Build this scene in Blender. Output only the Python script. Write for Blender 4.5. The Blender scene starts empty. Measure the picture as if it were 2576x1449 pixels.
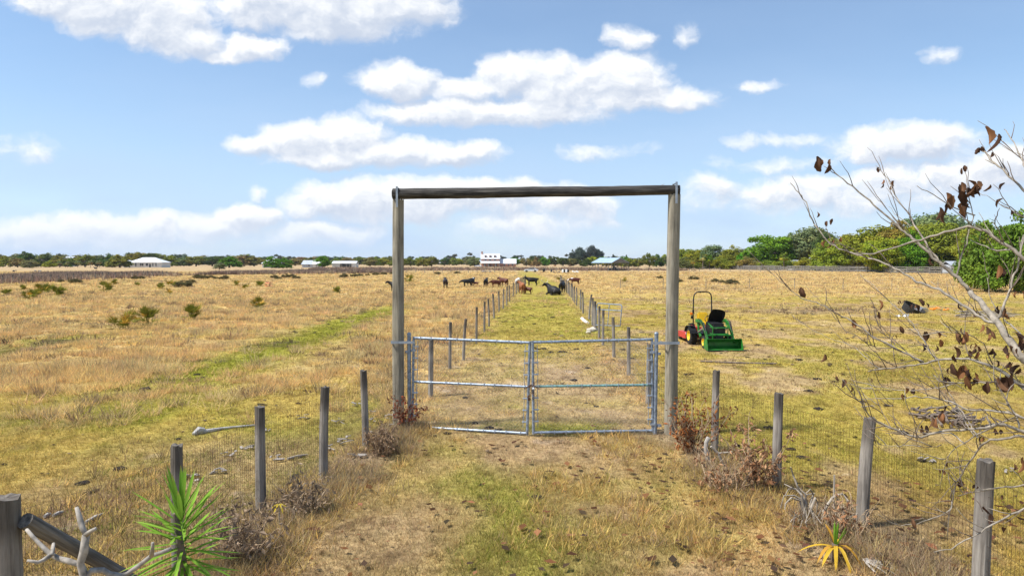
import bpy, bmesh, math, random
import numpy as np
from mathutils import Vector, Matrix, Euler

random.seed(7)
RS = np.random.RandomState(11)
SC = bpy.context.scene
COL = SC.collection
PI = math.pi
HC = 3.3                       # camera height in metres
FD = 1717.3                    # focal length in units of a 2576 wide frame
CX, CY, HY = 1288.0, 724.5, 659.5
PITCH = math.atan((CY - HY) / FD)

# ---------------------------------------------------------------- placing
def ray(x, y):
    dx, dz = (x - CX) / FD, -(y - CY) / FD
    c, s = math.cos(PITCH), math.sin(PITCH)
    return Vector((dx, c + s * dz, -s + c * dz))

def G(x, y):                   # the ground point a line of sight meets
    r = ray(x, y)
    t = HC / -r.z
    return Vector((r.x * t, r.y * t, 0.0))

def P(x, y, d):                # a point of a line of sight at distance d ahead
    r = ray(x, y)
    t = d / r.y
    return Vector((r.x * t, d, HC + r.z * t))

# ---------------------------------------------------------------- noise (numpy)
def _hash(ix, iy, s):
    h = (ix.astype(np.int64) * 374761393 + iy.astype(np.int64) * 668265263 + s * 974634533) & 0xffffffff
    h = ((h ^ (h >> 13)) * 1274126177) & 0xffffffff
    return ((h ^ (h >> 16)) & 0xffff) / 65535.0

def vnoise(x, y, s=0):
    x = np.asarray(x, float); y = np.asarray(y, float)
    ix, iy = np.floor(x), np.floor(y)
    fx, fy = x - ix, y - iy
    fx = fx * fx * (3 - 2 * fx); fy = fy * fy * (3 - 2 * fy)
    a, b = _hash(ix, iy, s), _hash(ix + 1, iy, s)
    c, d = _hash(ix, iy + 1, s), _hash(ix + 1, iy + 1, s)
    return (a * (1 - fx) + b * fx) * (1 - fy) + (c * (1 - fx) + d * fx) * fy

def fbm(x, y, s=0, o=4):
    v, a, t = 0, 0.5, 0
    for k in range(o):
        v = v + a * vnoise(np.asarray(x) * 2 ** k, np.asarray(y) * 2 ** k, s + k * 17)
        t += a; a *= 0.5
    return v / t

def sstep(a, b, x):
    t = np.clip((x - a) / (b - a), 0, 1)
    return t * t * (3 - 2 * t)

# ---------------------------------------------------------------- objects
def tag(o, label=None, cat=None, group=None, kind=None):
    if label: o['label'] = label
    if cat: o['category'] = cat
    if group: o['group'] = group
    if kind: o['kind'] = kind
    return o

def empty(name, loc=(0, 0, 0), rz=0.0, label=None, cat=None, group=None):
    o = bpy.data.objects.new(name, None)
    COL.objects.link(o)
    o.location = loc; o.rotation_euler = (0, 0, rz); o.empty_display_size = 0.2
    return tag(o, label, cat, group)

def copy_tree(o, parent=None):
    c = o.copy(); COL.objects.link(c)
    c.parent = parent
    for ch in list(o.children): copy_tree(ch, c)
    return c

class MB:
    """Collects vertices and faces of one mesh."""
    def __init__(s): s.v = []; s.f = []; s.c = []
    def add(s, vs, fs, c=None):
        n = len(s.v)
        s.v.extend([tuple(p) for p in vs]); s.f.extend([tuple(i + n for i in f) for f in fs])
        s.c.extend([c if c else (1, 1, 1)] * len(vs))
        return s
    def box(s, c, size, rot=None, bev=0.0, col=None):
        x, y, z = [d / 2 for d in size]
        if bev <= 0:
            vs = [Vector(p) for p in ((-x,-y,-z),(x,-y,-z),(x,y,-z),(-x,y,-z),(-x,-y,z),(x,-y,z),(x,y,z),(-x,y,z))]
            fs = [(0,3,2,1),(4,5,6,7),(0,1,5,4),(1,2,6,5),(2,3,7,6),(3,0,4,7)]
        else:
            bm = bmesh.new(); bmesh.ops.create_cube(bm, size=1)
            for v in bm.verts: v.co = Vector((v.co.x * size[0], v.co.y * size[1], v.co.z * size[2]))
            bmesh.ops.bevel(bm, geom=bm.edges[:], offset=min(bev, min(size) * .45), segments=2, affect='EDGES')
            bm.verts.index_update()
            vs = [v.co.copy() for v in bm.verts]; fs = [tuple(v.index for v in f.verts) for f in bm.faces]
            bm.free()
        M = Euler(rot).to_matrix() if rot else Matrix.Identity(3)
        c = Vector(c)
        return s.add([M @ v + c for v in vs], fs, col)
    def tube(s, pts, rad, n=6, caps=True, jit=0.0, col=None):
        pts = [Vector(p) for p in pts]
        if not hasattr(rad, '__len__'): rad = [rad] * len(pts)
        t0 = (pts[1] - pts[0]).normalized()
        up = Vector((0, 0, 1)) if abs(t0.z) < .9 else Vector((1, 0, 0))
        a = t0.cross(up).normalized()
        vs = []; L = len(pts)
        for i, p in enumerate(pts):
            t = (pts[min(i + 1, L - 1)] - pts[max(i - 1, 0)]).normalized()
            a = (a - t * a.dot(t)).normalized(); b = t.cross(a)
            for k in range(n):
                th = 2 * PI * k / n
                r = rad[i] * (1 + (random.uniform(-jit, jit) if jit else 0))
                vs.append(p + (a * math.cos(th) + b * math.sin(th)) * r)
        fs = []
        for i in range(L - 1):
            for k in range(n):
                k2 = (k + 1) % n
                fs.append((i * n + k, i * n + k2, (i + 1) * n + k2, (i + 1) * n + k))
        if caps:
            fs.append(tuple(reversed(range(n)))); fs.append(tuple((L - 1) * n + k for k in range(n)))
        return s.add(vs, fs, col)
    def lathe(s, prof, n=16, axis='z', c=(0, 0, 0), caps=True):
        vs = []
        for r, h in prof:
            for k in range(n):
                th = 2 * PI * k / n
                x, y = r * math.cos(th), r * math.sin(th)
                vs.append(Vector((x, y, h) if axis == 'z' else (h, x, y)) + Vector(c))
        fs = []
        for i in range(len(prof) - 1):
            for k in range(n):
                k2 = (k + 1) % n
                fs.append((i * n + k, i * n + k2, (i + 1) * n + k2, (i + 1) * n + k))
        if caps: fs.append(tuple(reversed(range(n)))); fs.append(tuple((len(prof) - 1) * n + k for k in range(n)))
        return s.add(vs, fs)
    def prism(s, poly, x0, x1):   # polygon of (y, z) swept along x
        n = len(poly)
        vs = [(x0, y, z) for y, z in poly] + [(x1, y, z) for y, z in poly]
        fs = [(k, (k + 1) % n, n + (k + 1) % n, n + k) for k in range(n)]
        fs += [tuple(reversed(range(n))), tuple(range(n, 2 * n))]
        return s.add(vs, fs)
    def mesh(s, name, mat, smooth=False):
        me = bpy.data.meshes.new(name)
        me.from_pydata(s.v, [], s.f)
        if any(c != (1, 1, 1) for c in s.c):
            at = me.color_attributes.new('Col', 'FLOAT_COLOR', 'POINT')
            at.data.foreach_set('color', np.array([(*c, 1) for c in s.c], np.float32).ravel())
        if mat: me.materials.append(mat)
        bm = bmesh.new(); bm.from_mesh(me)
        bmesh.ops.recalc_face_normals(bm, faces=bm.faces); bm.to_mesh(me); bm.free()
        if smooth: me.shade_smooth()
        me.update()
        return me
    def build(s, name, mat, parent=None, smooth=False, loc=None):
        o = bpy.data.objects.new(name, s.mesh(name, mat, smooth))
        COL.objects.link(o); o.parent = parent
        if loc is not None: o.location = loc
        return o

def np_mesh(name, verts, tris, mat, col=None, quads=None):
    me = bpy.data.meshes.new(name)
    verts = np.asarray(verts, np.float32); F = np.asarray(quads if quads is not None else tris, np.int32)
    k = F.shape[1]
    me.vertices.add(len(verts)); me.vertices.foreach_set('co', verts.ravel())
    me.loops.add(F.size); me.loops.foreach_set('vertex_index', F.ravel())
    me.polygons.add(len(F)); me.polygons.foreach_set('loop_start', np.arange(0, F.size, k, dtype=np.int32))
    if col is not None:
        at = me.color_attributes.new('Col', 'FLOAT_COLOR', 'POINT')
        c4 = np.ones((len(verts), 4), np.float32); c4[:, :3] = col
        at.data.foreach_set('color', c4.ravel())
    me.materials.append(mat)
    me.update(calc_edges=True)
    return me

def link(name, me, parent=None):
    o = bpy.data.objects.new(name, me); COL.objects.link(o); o.parent = parent
    return o

ORD = ['first','second','third','fourth','fifth','sixth','seventh','eighth','ninth','tenth','eleventh','twelfth',
       'thirteenth','fourteenth','fifteenth','sixteenth','seventeenth','eighteenth','nineteenth','twentieth']
def nth(i):
    if i < 20: return ORD[i]
    n = i + 1
    return f"{n}{'th' if 10 < n % 100 < 14 else {1:'st',2:'nd',3:'rd'}.get(n % 10, 'th')}"

# ---------------------------------------------------------------- materials
def new_mat(name):
    m = bpy.data.materials.new(name); m.use_nodes = True
    nt = m.node_tree; b = nt.nodes['Principled BSDF']
    return m, nt, b

def N(nt, typ, **kw):
    n = nt.nodes.new(typ)
    for k, v in kw.items():
        if k.startswith('i_'): n.inputs[int(k[2:])].default_value = v
        else: setattr(n, k, v)
    return n

def ramp(nt, fac, stops):
    r = N(nt, 'ShaderNodeValToRGB')
    e = r.color_ramp.elements
    while len(e) < len(stops): e.new(0.5)
    for k, (p, c) in enumerate(stops):
        e[k].position = p; e[k].color = (*c, 1) if len(c) == 3 else c
    nt.links.new(fac, r.inputs[0])
    return r.outputs[0]

def simple(name, c, rough=0.6, metal=0.0, var=0.15, scale=6.0, spec=0.4, bump=0.0):
    """A plain coat with uneven wear: noise shifts its brightness and gloss."""
    m, nt, b = new_mat(name)
    tc = N(nt, 'ShaderNodeTexCoord')
    no = N(nt, 'ShaderNodeTexNoise'); no.inputs['Scale'].default_value = scale; no.inputs['Detail'].default_value = 6
    nt.links.new(tc.outputs['Object'], no.inputs['Vector'])
    lo = [x * (1 - var) for x in c]; hi = [min(1, x * (1 + var)) for x in c]
    nt.links.new(ramp(nt, no.outputs['Fac'], [(0.3, lo), (0.7, hi)]), b.inputs['Base Color'])
    b.inputs['Roughness'].default_value = rough; b.inputs['Metallic'].default_value = metal
    b.inputs['Specular IOR Level'].default_value = spec
    if bump:
        bp = N(nt, 'ShaderNodeBump'); bp.inputs['Strength'].default_value = bump
        nt.links.new(no.outputs['Fac'], bp.inputs['Height']); nt.links.new(bp.outputs[0], b.inputs['Normal'])
    return m

def wood(name, dark, mid, light, scale=1.0, axis='z', lichen=None, top=False):
    """Weathered round timber: long grain, checks, knots and blotches."""
    m, nt, b = new_mat(name)
    tc = N(nt, 'ShaderNodeTexCoord'); mp = N(nt, 'ShaderNodeMapping')
    oi = N(nt, 'ShaderNodeObjectInfo')
    sc = {'z': (14, 14, 0.9), 'x': (0.9, 14, 14)}[axis]
    mp.inputs['Scale'].default_value = [q * scale for q in sc]
    nt.links.new(tc.outputs['Object'], mp.inputs['Vector'])
    ad = N(nt, 'ShaderNodeVectorMath', operation='ADD')
    nt.links.new(mp.outputs[0], ad.inputs[0])
    ml = N(nt, 'ShaderNodeMath', operation='MULTIPLY', i_1=40.0)
    nt.links.new(oi.outputs['Random'], ml.inputs[0]); nt.links.new(ml.outputs[0], ad.inputs[1])
    g = N(nt, 'ShaderNodeTexNoise'); g.inputs['Scale'].default_value = 1.6; g.inputs['Detail'].default_value = 8; g.inputs['Roughness'].default_value = .65
    nt.links.new(ad.outputs[0], g.inputs['Vector'])
    c1 = ramp(nt, g.outputs['Fac'], [(0.28, dark), (0.46, mid), (0.72, light)])
    bl = N(nt, 'ShaderNodeTexNoise'); bl.inputs['Scale'].default_value = 2.3; bl.inputs['Detail'].default_value = 5
    ad2 = N(nt, 'ShaderNodeVectorMath', operation='ADD')
    nt.links.new(tc.outputs['Object'], ad2.inputs[0]); nt.links.new(ml.outputs[0], ad2.inputs[1])
    nt.links.new(ad2.outputs[0], bl.inputs['Vector'])
    mx = N(nt, 'ShaderNodeMix', data_type='RGBA', blend_type='MULTIPLY'); mx.inputs[0].default_value = 0.8
    nt.links.new(c1, mx.inputs[6])
    tint = ramp(nt, bl.outputs['Fac'], [(0.3, (.62, .60, .58)), (0.5, (.95, .93, .9)), (0.72, lichen or (1.15, 1.12, 1.05))])
    nt.links.new(tint, mx.inputs[7]); res = mx.outputs[2]
    if top:      # rain blackened end grain and the hand's breadth below it
        sz = N(nt, 'ShaderNodeSeparateXYZ'); nt.links.new(tc.outputs['Generated'], sz.inputs[0])
        ma = N(nt, 'ShaderNodeMath', operation='MULTIPLY_ADD'); nt.links.new(g.outputs['Fac'], ma.inputs[0]); ma.inputs[1].default_value = .30; nt.links.new(sz.outputs[2], ma.inputs[2])
        m3 = N(nt, 'ShaderNodeMix', data_type='RGBA', blend_type='MULTIPLY'); m3.inputs[0].default_value = 1
        nt.links.new(res, m3.inputs[6]); nt.links.new(ramp(nt, ma.outputs[0], [(.98, (1, 1, 1)), (1.0, (.98, .98, .98))] if False else [(.90, (1, 1, 1)), (1.0, (.5, .49, .48))]), m3.inputs[7]); res = m3.outputs[2]
    nt.links.new(res, b.inputs['Base Color'])
    b.inputs['Roughness'].default_value = .85; b.inputs['Specular IOR Level'].default_value = .25
    bp = N(nt, 'ShaderNodeBump'); bp.inputs['Strength'].default_value = .6; bp.inputs['Distance'].default_value = .02
    nt.links.new(g.outputs['Fac'], bp.inputs['Height']); nt.links.new(bp.outputs[0], b.inputs['Normal'])
    return m

def leafy(name, rough=.6, trans=.3, attr=True, tint=None, base=None):
    """Leaves and blades: colour from the mesh (or object colour), light shines a little through them."""
    m = bpy.data.materials.new(name); m.use_nodes = True; nt = m.node_tree
    for n in list(nt.nodes):
        if n.type != 'OUTPUT_MATERIAL': nt.nodes.remove(n)
    out = [n for n in nt.nodes if n.type == 'OUTPUT_MATERIAL'][0]
    d = N(nt, 'ShaderNodeBsdfDiffuse'); t = N(nt, 'ShaderNodeBsdfTranslucent'); mx = N(nt, 'ShaderNodeMixShader'); mx.inputs[0].default_value = trans
    if attr:
        a = N(nt, 'ShaderNodeAttribute', attribute_name='Col'); c = a.outputs['Color']
    else:
        q = N(nt, 'ShaderNodeRGB'); q.outputs[0].default_value = (*base, 1); c = q.outputs[0]
    if tint == 'object':
        oi = N(nt, 'ShaderNodeObjectInfo'); m2 = N(nt, 'ShaderNodeMix', data_type='RGBA', blend_type='MULTIPLY'); m2.inputs[0].default_value = 1
        nt.links.new(c, m2.inputs[6]); nt.links.new(oi.outputs['Color'], m2.inputs[7]); c = m2.outputs[2]
    nt.links.new(c, d.inputs[0]); nt.links.new(c, t.inputs[0])
    nt.links.new(d.outputs[0], mx.inputs[1]); nt.links.new(t.outputs[0], mx.inputs[2]); nt.links.new(mx.outputs[0], out.inputs[0])
    return m

def objcol(name, rough=.7, var=.25, scale=3.0):
    m, nt, b = new_mat(name)
    oi = N(nt, 'ShaderNodeObjectInfo'); tc = N(nt, 'ShaderNodeTexCoord')
    no = N(nt, 'ShaderNodeTexNoise'); no.inputs['Scale'].default_value = scale; no.inputs['Detail'].default_value = 5
    nt.links.new(tc.outputs['Object'], no.inputs['Vector'])
    mx = N(nt, 'ShaderNodeMix', data_type='RGBA', blend_type='MULTIPLY'); mx.inputs[0].default_value = 1
    nt.links.new(oi.outputs['Color'], mx.inputs[6])
    nt.links.new(ramp(nt, no.outputs['Fac'], [(.3, (1 - var,) * 3), (.7, (1 + var,) * 3)]), mx.inputs[7])
    nt.links.new(mx.outputs[2], b.inputs['Base Color']); b.inputs['Roughness'].default_value = rough
    return m

M = {}
M['post'] = wood('weathered fence timber', (.08, .071, .063), (.225, .20, .175), (.40, .37, .33), top=True)
M['portal'] = wood('silvered gateway timber', (.09, .080, .060), (.25, .225, .175), (.40, .37, .30))
M['beam'] = wood('blackened beam timber', (.012, .0115, .0115), (.040, .037, .035), (.15, .14, .13), axis='x')
M['brace'] = wood('weathered brace timber', (.03, .028, .026), (.11, .10, .088), (.27, .245, .215), axis='x')
M['board'] = wood('grey board timber', (.09, .085, .08), (.19, .18, .165), (.30, .285, .27))
M['galv'] = simple('galvanised steel', (.25, .30, .37), .45, .4, .45, 17, .5)
M['galvgreen'] = simple('flaking green paint on steel', (.16, .30, .29), .5, .2, .6, 22, .5)
M['galvdull'] = simple('dull galvanised strap', (.34, .38, .43), .5, .4, .2, 14)
M['rustchain'] = simple('rusty chain', (.12, .06, .035), .75, .3, .4, 30)
M['wire'] = simple('rusty fence wire', (.085, .058, .038), .8, .2, .3, 20)
M['wiregrey'] = simple('grey fence wire', (.26, .25, .24), .6, .4, .2, 20)
M['green'] = simple('green tractor paint', (.022, .165, .022), .42, 0, .34, 6, .5, .05)
M['black'] = simple('black plastic', (.012, .012, .013), .5, 0, .3, 12)
M['rubber'] = simple('dusty tyre rubber', (.022, .021, .02), .85, 0, .35, 14)
M['yellow'] = simple('yellow seat vinyl', (.72, .46, .02), .4, 0, .08, 6)
M['red'] = simple('red mower paint', (.46, .045, .03), .5, 0, .32, 7)
M['amber'] = simple('amber lamp plastic', (.85, .24, .01), .3, 0, .1, 8)
M['steel'] = simple('bare steel', (.45, .45, .46), .35, .7, .2, 12)
M['whitemetal'] = simple('white metal roofing', (.66, .68, .71), .5, 0, .08, .6)
M['whitewall'] = simple('off white siding', (.62, .61, .57), .8, 0, .08, .5)
M['greyroof'] = simple('grey metal roofing', (.42, .45, .49), .5, .2, .15, .5)
M['blueroof'] = simple('blue grey metal roofing', (.35, .46, .58), .45, .2, .15, .4)
M['brick'] = simple('pink brick', (.42, .22, .15), .9, 0, .2, 4)
M['glass'] = simple('dark window glass', (.03, .035, .045), .15, 0, .2, 2)
M['darkdoor'] = simple('dark red door paint', (.13, .03, .025), .6, 0, .2, 2)
M['truck'] = simple('dark blue car paint', (.018, .028, .05), .25, 0, .2, 2, .6)
M['whitecar'] = simple('faded white car paint', (.62, .63, .66), .35, 0, .12, 2, .5)
M['pvc'] = simple('white plastic pipe', (.78, .80, .80), .4, 0, .05, 6)
M['stone'] = simple('pale limestone', (.50, .45, .36), .9, 0, .25, 4, .3, .5)
M['dung'] = simple('dry cow dung', (.024, .018, .014), .95, 0, .5, 18, .2, .8)
M['palewood'] = simple('bleached dead wood', (.36, .33, .295), .9, 0, .3, 9, .2, .6)
M['greytwig'] = simple('grey dead stems', (.33, .285, .23), .9, 0, .3, 12, .2)
M['browntwig'] = simple('brown dead stems', (.36, .26, .165), .9, 0, .3, 12, .2)
M['bark'] = simple('pale smooth bark', (.27, .235, .19), .85, 0, .45, 24, .25, .9)
M['barkdark'] = simple('brown bark', (.16, .125, .10), .9, 0, .35, 9, .2, .5)
M['plumeria'] = simple('silver grey bark', (.30, .268, .23), .88, 0, .45, 26, .25, .8)
M['cow'] = objcol('cow hide', .75, .3, 5.0)
M['horn'] = simple('pale horn', (.62, .55, .42), .5, 0, .2, 8)
M['blade'] = leafy('grass blades', trans=.42)
M['foliage'] = leafy('tree foliage', trans=.22, tint='object')
M['leaf'] = leafy('dry leaves', trans=.2)
M['fresh'] = leafy('fresh spiky leaves', trans=.3)
# ---------------------------------------------------------------- camera
cam = bpy.data.cameras.new('camera'); co = bpy.data.objects.new('camera', cam); COL.objects.link(co)
cam.sensor_width = 36; cam.lens = 24.0; cam.clip_start = .05; cam.clip_end = 12000
co.location = (0, 0, HC); co.rotation_euler = (PI / 2 - PITCH, 0, 0)
SC.camera = co

# ---------------------------------------------------------------- daylight
SUN_EL, SUN_AZ = math.radians(56), math.radians(-104)      # azimuth from +Y towards +X
to_sun = Vector((math.sin(SUN_AZ) * math.cos(SUN_EL), math.cos(SUN_AZ) * math.cos(SUN_EL), math.sin(SUN_EL)))
sl = bpy.data.lights.new('sun', 'SUN'); so = bpy.data.objects.new('sun', sl); COL.objects.link(so)
sl.energy = 4.5; sl.angle = math.radians(6); sl.color = (1, .955, .88)
so.rotation_euler = (-to_sun).to_track_quat('-Z', 'Y').to_euler()
so.location = to_sun * 60

SC.view_settings.view_transform = 'Standard'; SC.view_settings.look = 'None'
SC.view_settings.exposure = 0.64; SC.view_settings.gamma = 1.0

w = bpy.data.worlds.new('World'); SC.world = w; w.use_nodes = True
nt = w.node_tree; nt.nodes.clear()
L = nt.links.new
out = N(nt, 'ShaderNodeOutputWorld')
sky = N(nt, 'ShaderNodeTexSky', sky_type='NISHITA'); sky.sun_disc = False
sky.sun_elevation = SUN_EL; sky.sun_rotation = SUN_AZ; sky.air_density = 1.0; sky.dust_density = .1; sky.ozone_density = 3.0
bg = N(nt, 'ShaderNodeBackground'); bg.inputs[1].default_value = .106
st0 = N(nt, 'ShaderNodeVectorMath', operation='MULTIPLY'); L(sky.outputs[0], st0.inputs[0]); st0.inputs[1].default_value = (.97, 1.0, 1.0); L(st0.outputs[0], bg.inputs[0])
tc = N(nt, 'ShaderNodeTexCoord'); sp = N(nt, 'ShaderNodeSeparateXYZ'); L(tc.outputs['Generated'], sp.inputs[0])
def mth(op, a, b=None, c=None, clamp=False, tree=None):
    t = tree or nt
    n = N(t, 'ShaderNodeMath', operation=op); n.use_clamp = clamp
    for k, q in enumerate((a, b, c)):
        if q is None: continue
        if isinstance(q, (int, float)): n.inputs[k].default_value = q
        else: t.links.new(q, n.inputs[k])
    return n.outputs[0]
ay = mth('MAXIMUM', mth('ABSOLUTE', sp.outputs[1]), .04)
uu = mth('DIVIDE', sp.outputs[0], ay); vv = mth('DIVIDE', sp.outputs[2], ay)
cb = N(nt, 'ShaderNodeCombineXYZ'); L(uu, cb.inputs[0]); L(vv, cb.inputs[1])

# cloud bodies: centre, half width, rise above and drop below the centre, thickness (units of the frame)
CLOUDS = [(160,5,130,70,55,1.1),(300,25,190,90,75,1.2),(420,60,150,80,75,1.2),(485,115,95,65,45,1),(555,146,90,20,16,.6),(650,124,95,34,30,.9),
 (690,25,165,90,65,1.2),(860,25,270,100,90,1.3),(1010,20,150,80,65,1.1),
 (1010,215,120,55,40,1),(1160,225,110,30,30,.8),(1290,205,110,55,50,.9),(1420,215,170,75,70,1),(1560,205,130,70,60,1),(1240,282,310,45,42,1),(1620,250,170,38,38,.9),(1080,285,140,40,35,.95),
 (660,362,90,30,25,.7),(760,355,130,50,55,1),(880,350,120,56,60,1),(970,385,170,45,42,1),(1130,388,130,36,34,.9),(820,400,150,30,28,.9),
 (1580,100,60,32,26,.62),(800,208,22,18,18,.30),(1895,226,52,15,14,.42),(2365,152,42,22,18,.24),(1735,95,24,34,26,.20),(1510,384,95,18,18,.26),(1855,352,45,16,14,.28),(1985,353,70,14,14,.28),(60,380,70,28,30,.22),
 (2260,365,170,55,45,1),(2350,350,110,42,60,1),(2200,382,110,30,30,.8),
 (110,590,190,44,60,.85),(330,575,230,40,70,.9),(520,575,120,34,50,.75),(625,545,100,36,45,1.0),(800,500,90,46,50,.9),(900,505,120,62,60,1.0),(1060,500,150,56,70,1.0),(1250,490,190,44,60,.9),(1430,505,130,36,60,.8),(800,580,180,30,40,.6),(1330,560,200,30,40,.55),
 (655,487,26,18,20,.34),(1960,485,130,45,60,.55),(2120,470,160,36,70,.65),(2330,450,190,42,70,.75),(2530,420,150,50,80,.85),(1960,412,140,20,20,.32),(1790,480,80,40,50,.45)]
gt = bpy.data.node_groups.new('cloud_bodies', 'ShaderNodeTree')
gt.interface.new_socket('p', in_out='INPUT', socket_type='NodeSocketVector'); gt.interface.new_socket('d', in_out='OUTPUT', socket_type='NodeSocketFloat')
gi = N(gt, 'NodeGroupInput'); go = N(gt, 'NodeGroupOutput')
acc = None
for (x, y, rx, rt, rb, wgt) in CLOUDS:
    u0, v0 = (x - CX) / FD, (HY - y) / FD
    a = N(gt, 'ShaderNodeVectorMath', operation='SUBTRACT'); gt.links.new(gi.outputs[0], a.inputs[0]); a.inputs[1].default_value = (u0, v0, 0)
    m1 = N(gt, 'ShaderNodeVectorMath', operation='MULTIPLY'); gt.links.new(a.outputs[0], m1.inputs[0]); m1.inputs[1].default_value = (FD / rx, FD / rt, 0)
    m2 = N(gt, 'ShaderNodeVectorMath', operation='MULTIPLY'); gt.links.new(a.outputs[0], m2.inputs[0]); m2.inputs[1].default_value = (FD / rx, -FD / rb, 0)
    mx = N(gt, 'ShaderNodeVectorMath', operation='MAXIMUM'); gt.links.new(m1.outputs[0], mx.inputs[0]); gt.links.new(m2.outputs[0], mx.inputs[1])
    dt = N(gt, 'ShaderNodeVectorMath', operation='DOT_PRODUCT'); gt.links.new(mx.outputs[0], dt.inputs[0]); gt.links.new(mx.outputs[0], dt.inputs[1])
    d = mth('MULTIPLY_ADD', dt.outputs['Value'], -wgt, wgt, tree=gt)
    acc = d if acc is None else mth('SMOOTH_MAX', acc, d, .25, tree=gt)
gt.links.new(mth('MAXIMUM', acc, -1.2, tree=gt), go.inputs[0])

# ragged edges: the point is pushed about by noise before it is looked up
nw = N(nt, 'ShaderNodeTexNoise'); nw.inputs['Scale'].default_value = 13; nw.inputs['Detail'].default_value = 5; nw.inputs['Roughness'].default_value = .6
L(cb.outputs[0], nw.inputs['Vector'])
nb = N(nt, 'ShaderNodeVectorMath', operation='MULTIPLY_ADD'); L(nw.outputs['Color'], nb.inputs[0]); nb.inputs[1].default_value = (.075, .045, 0); nb.inputs[2].default_value = (-.0375, -.0225, 0)
pw = N(nt, 'ShaderNodeVectorMath', operation='ADD'); L(cb.outputs[0], pw.inputs[0]); L(nb.outputs[0], pw.inputs[1])
def bodies(off):
    p2 = N(nt, 'ShaderNodeVectorMath', operation='ADD'); L(pw.outputs[0], p2.inputs[0]); p2.inputs[1].default_value = off
    g = N(nt, 'ShaderNodeGroup'); g.node_tree = gt; L(p2.outputs[0], g.inputs[0])
    mp = N(nt, 'ShaderNodeVectorMath', operation='MULTIPLY'); L(p2.outputs[0], mp.inputs[0]); mp.inputs[1].default_value = (1, 1.5, 1)
    n = N(nt, 'ShaderNodeTexNoise'); n.inputs['Scale'].default_value = 16; n.inputs['Detail'].default_value = 8; n.inputs['Roughness'].default_value = .60
    L(mp.outputs[0], n.inputs['Vector'])
    return mth('ADD', g.outputs[0], mth('MULTIPLY_ADD', n.outputs['Fac'], 2.0, -1.05)), n
d1, n1 = bodies((0, 0, 0)); d2, n2 = bodies((-.008, .012, 0))
cover = N(nt, 'ShaderNodeMapRange', interpolation_type='SMOOTHSTEP'); L(d1, cover.inputs[0]); cover.inputs[1].default_value = -.42; cover.inputs[2].default_value = .62
lit = N(nt, 'ShaderNodeMapRange', interpolation_type='SMOOTHSTEP')
L(mth('ADD', mth('SUBTRACT', d1, d2), mth('MULTIPLY', mth('MAXIMUM', d1, 0), -.20)), lit.inputs[0]); lit.inputs[1].default_value = -.66; lit.inputs[2].default_value = .40
cc = N(nt, 'ShaderNodeMix', data_type='RGBA'); L(lit.outputs[0], cc.inputs[0])
cc.inputs[6].default_value = (.40, .45, .54, 1); cc.inputs[7].default_value = (.70, .708, .715, 1)
pale = N(nt, 'ShaderNodeMapRange'); L(vv, pale.inputs[0]); pale.inputs[1].default_value = .02; pale.inputs[2].default_value = .09; pale.inputs[3].default_value = .6; pale.inputs[4].default_value = 0
c2 = N(nt, 'ShaderNodeMix', data_type='RGBA'); L(pale.outputs[0], c2.inputs[0]); L(cc.outputs[2], c2.inputs[6]); c2.inputs[7].default_value = (.525, .57, .65, 1)
cbg = N(nt, 'ShaderNodeBackground'); L(c2.outputs[2], cbg.inputs[0]); cbg.inputs[1].default_value = 1.0
# thin high veil, thicker towards the horizon
nv = N(nt, 'ShaderNodeTexNoise'); nv.inputs['Scale'].default_value = 3.5; nv.inputs['Detail'].default_value = 6
mv = N(nt, 'ShaderNodeVectorMath', operation='MULTIPLY'); L(cb.outputs[0], mv.inputs[0]); mv.inputs[1].default_value = (1, 3.5, 1); L(mv.outputs[0], nv.inputs['Vector'])
low = N(nt, 'ShaderNodeMapRange', interpolation_type='SMOOTHSTEP'); L(vv, low.inputs[0]); low.inputs[1].default_value = .34; low.inputs[2].default_value = 0.0; low.inputs[3].default_value = .20; low.inputs[4].default_value = .85
veil = mth('MULTIPLY', low.outputs[0], mth('MULTIPLY_ADD', nv.outputs['Fac'], 1.2, .35), clamp=True)
vbg = N(nt, 'ShaderNodeBackground'); vbg.inputs[0].default_value = (.36, .47, .64, 1); vbg.inputs[1].default_value = 1.0
ms0 = N(nt, 'ShaderNodeMixShader'); L(veil, ms0.inputs[0]); L(bg.outputs[0], ms0.inputs[1]); L(vbg.outputs[0], ms0.inputs[2])
fade = N(nt, 'ShaderNodeMapRange', interpolation_type='SMOOTHSTEP'); L(vv, fade.inputs[0]); fade.inputs[1].default_value = -.005; fade.inputs[2].default_value = .06; fade.inputs[3].default_value = .2
ms = N(nt, 'ShaderNodeMixShader'); L(mth('MULTIPLY', cover.outputs[0], fade.outputs[0]), ms.inputs[0]); L(ms0.outputs[0], ms.inputs[1]); L(cbg.outputs[0], ms.inputs[2])
L(ms.outputs[0], out.inputs[0])
w.cycles.sampling_method = 'MANUAL'; w.cycles.sample_map_resolution = 512
# ---------------------------------------------------------------- what grows where
LANE_L = [(-2.26, 13.6), (-2.0, 16.8), (-1.93, 21), (-1.45, 27.7), (-1.17, 34.7), (-.84, 45), (-.2, 56.4), (.5, 72), (2.0, 100)]
LANE_R = [(3.0, 12.9), (3.2, 15.9), (3.5, 21), (3.6, 27), (4.0, 32.5), (4.5, 41), (5.0, 54.8), (6.0, 76), (7.1, 100)]
def lane_x(tab, y):
    return np.interp(y, [p[1] for p in tab], [p[0] for p in tab])
NEAR_L = [(-4.03, 5.43), (-3.5, 7.03), (-3.3, 8.85), (-2.88, 10.3), (-2.6, 12.0), (-2.26, 13.6)]
NEAR_R = [(4.62, 4.9), (4.5, 6.45), (4.39, 8.38), (3.86, 9.84), (3.53, 11.78), (3.02, 12.9)]

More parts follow.
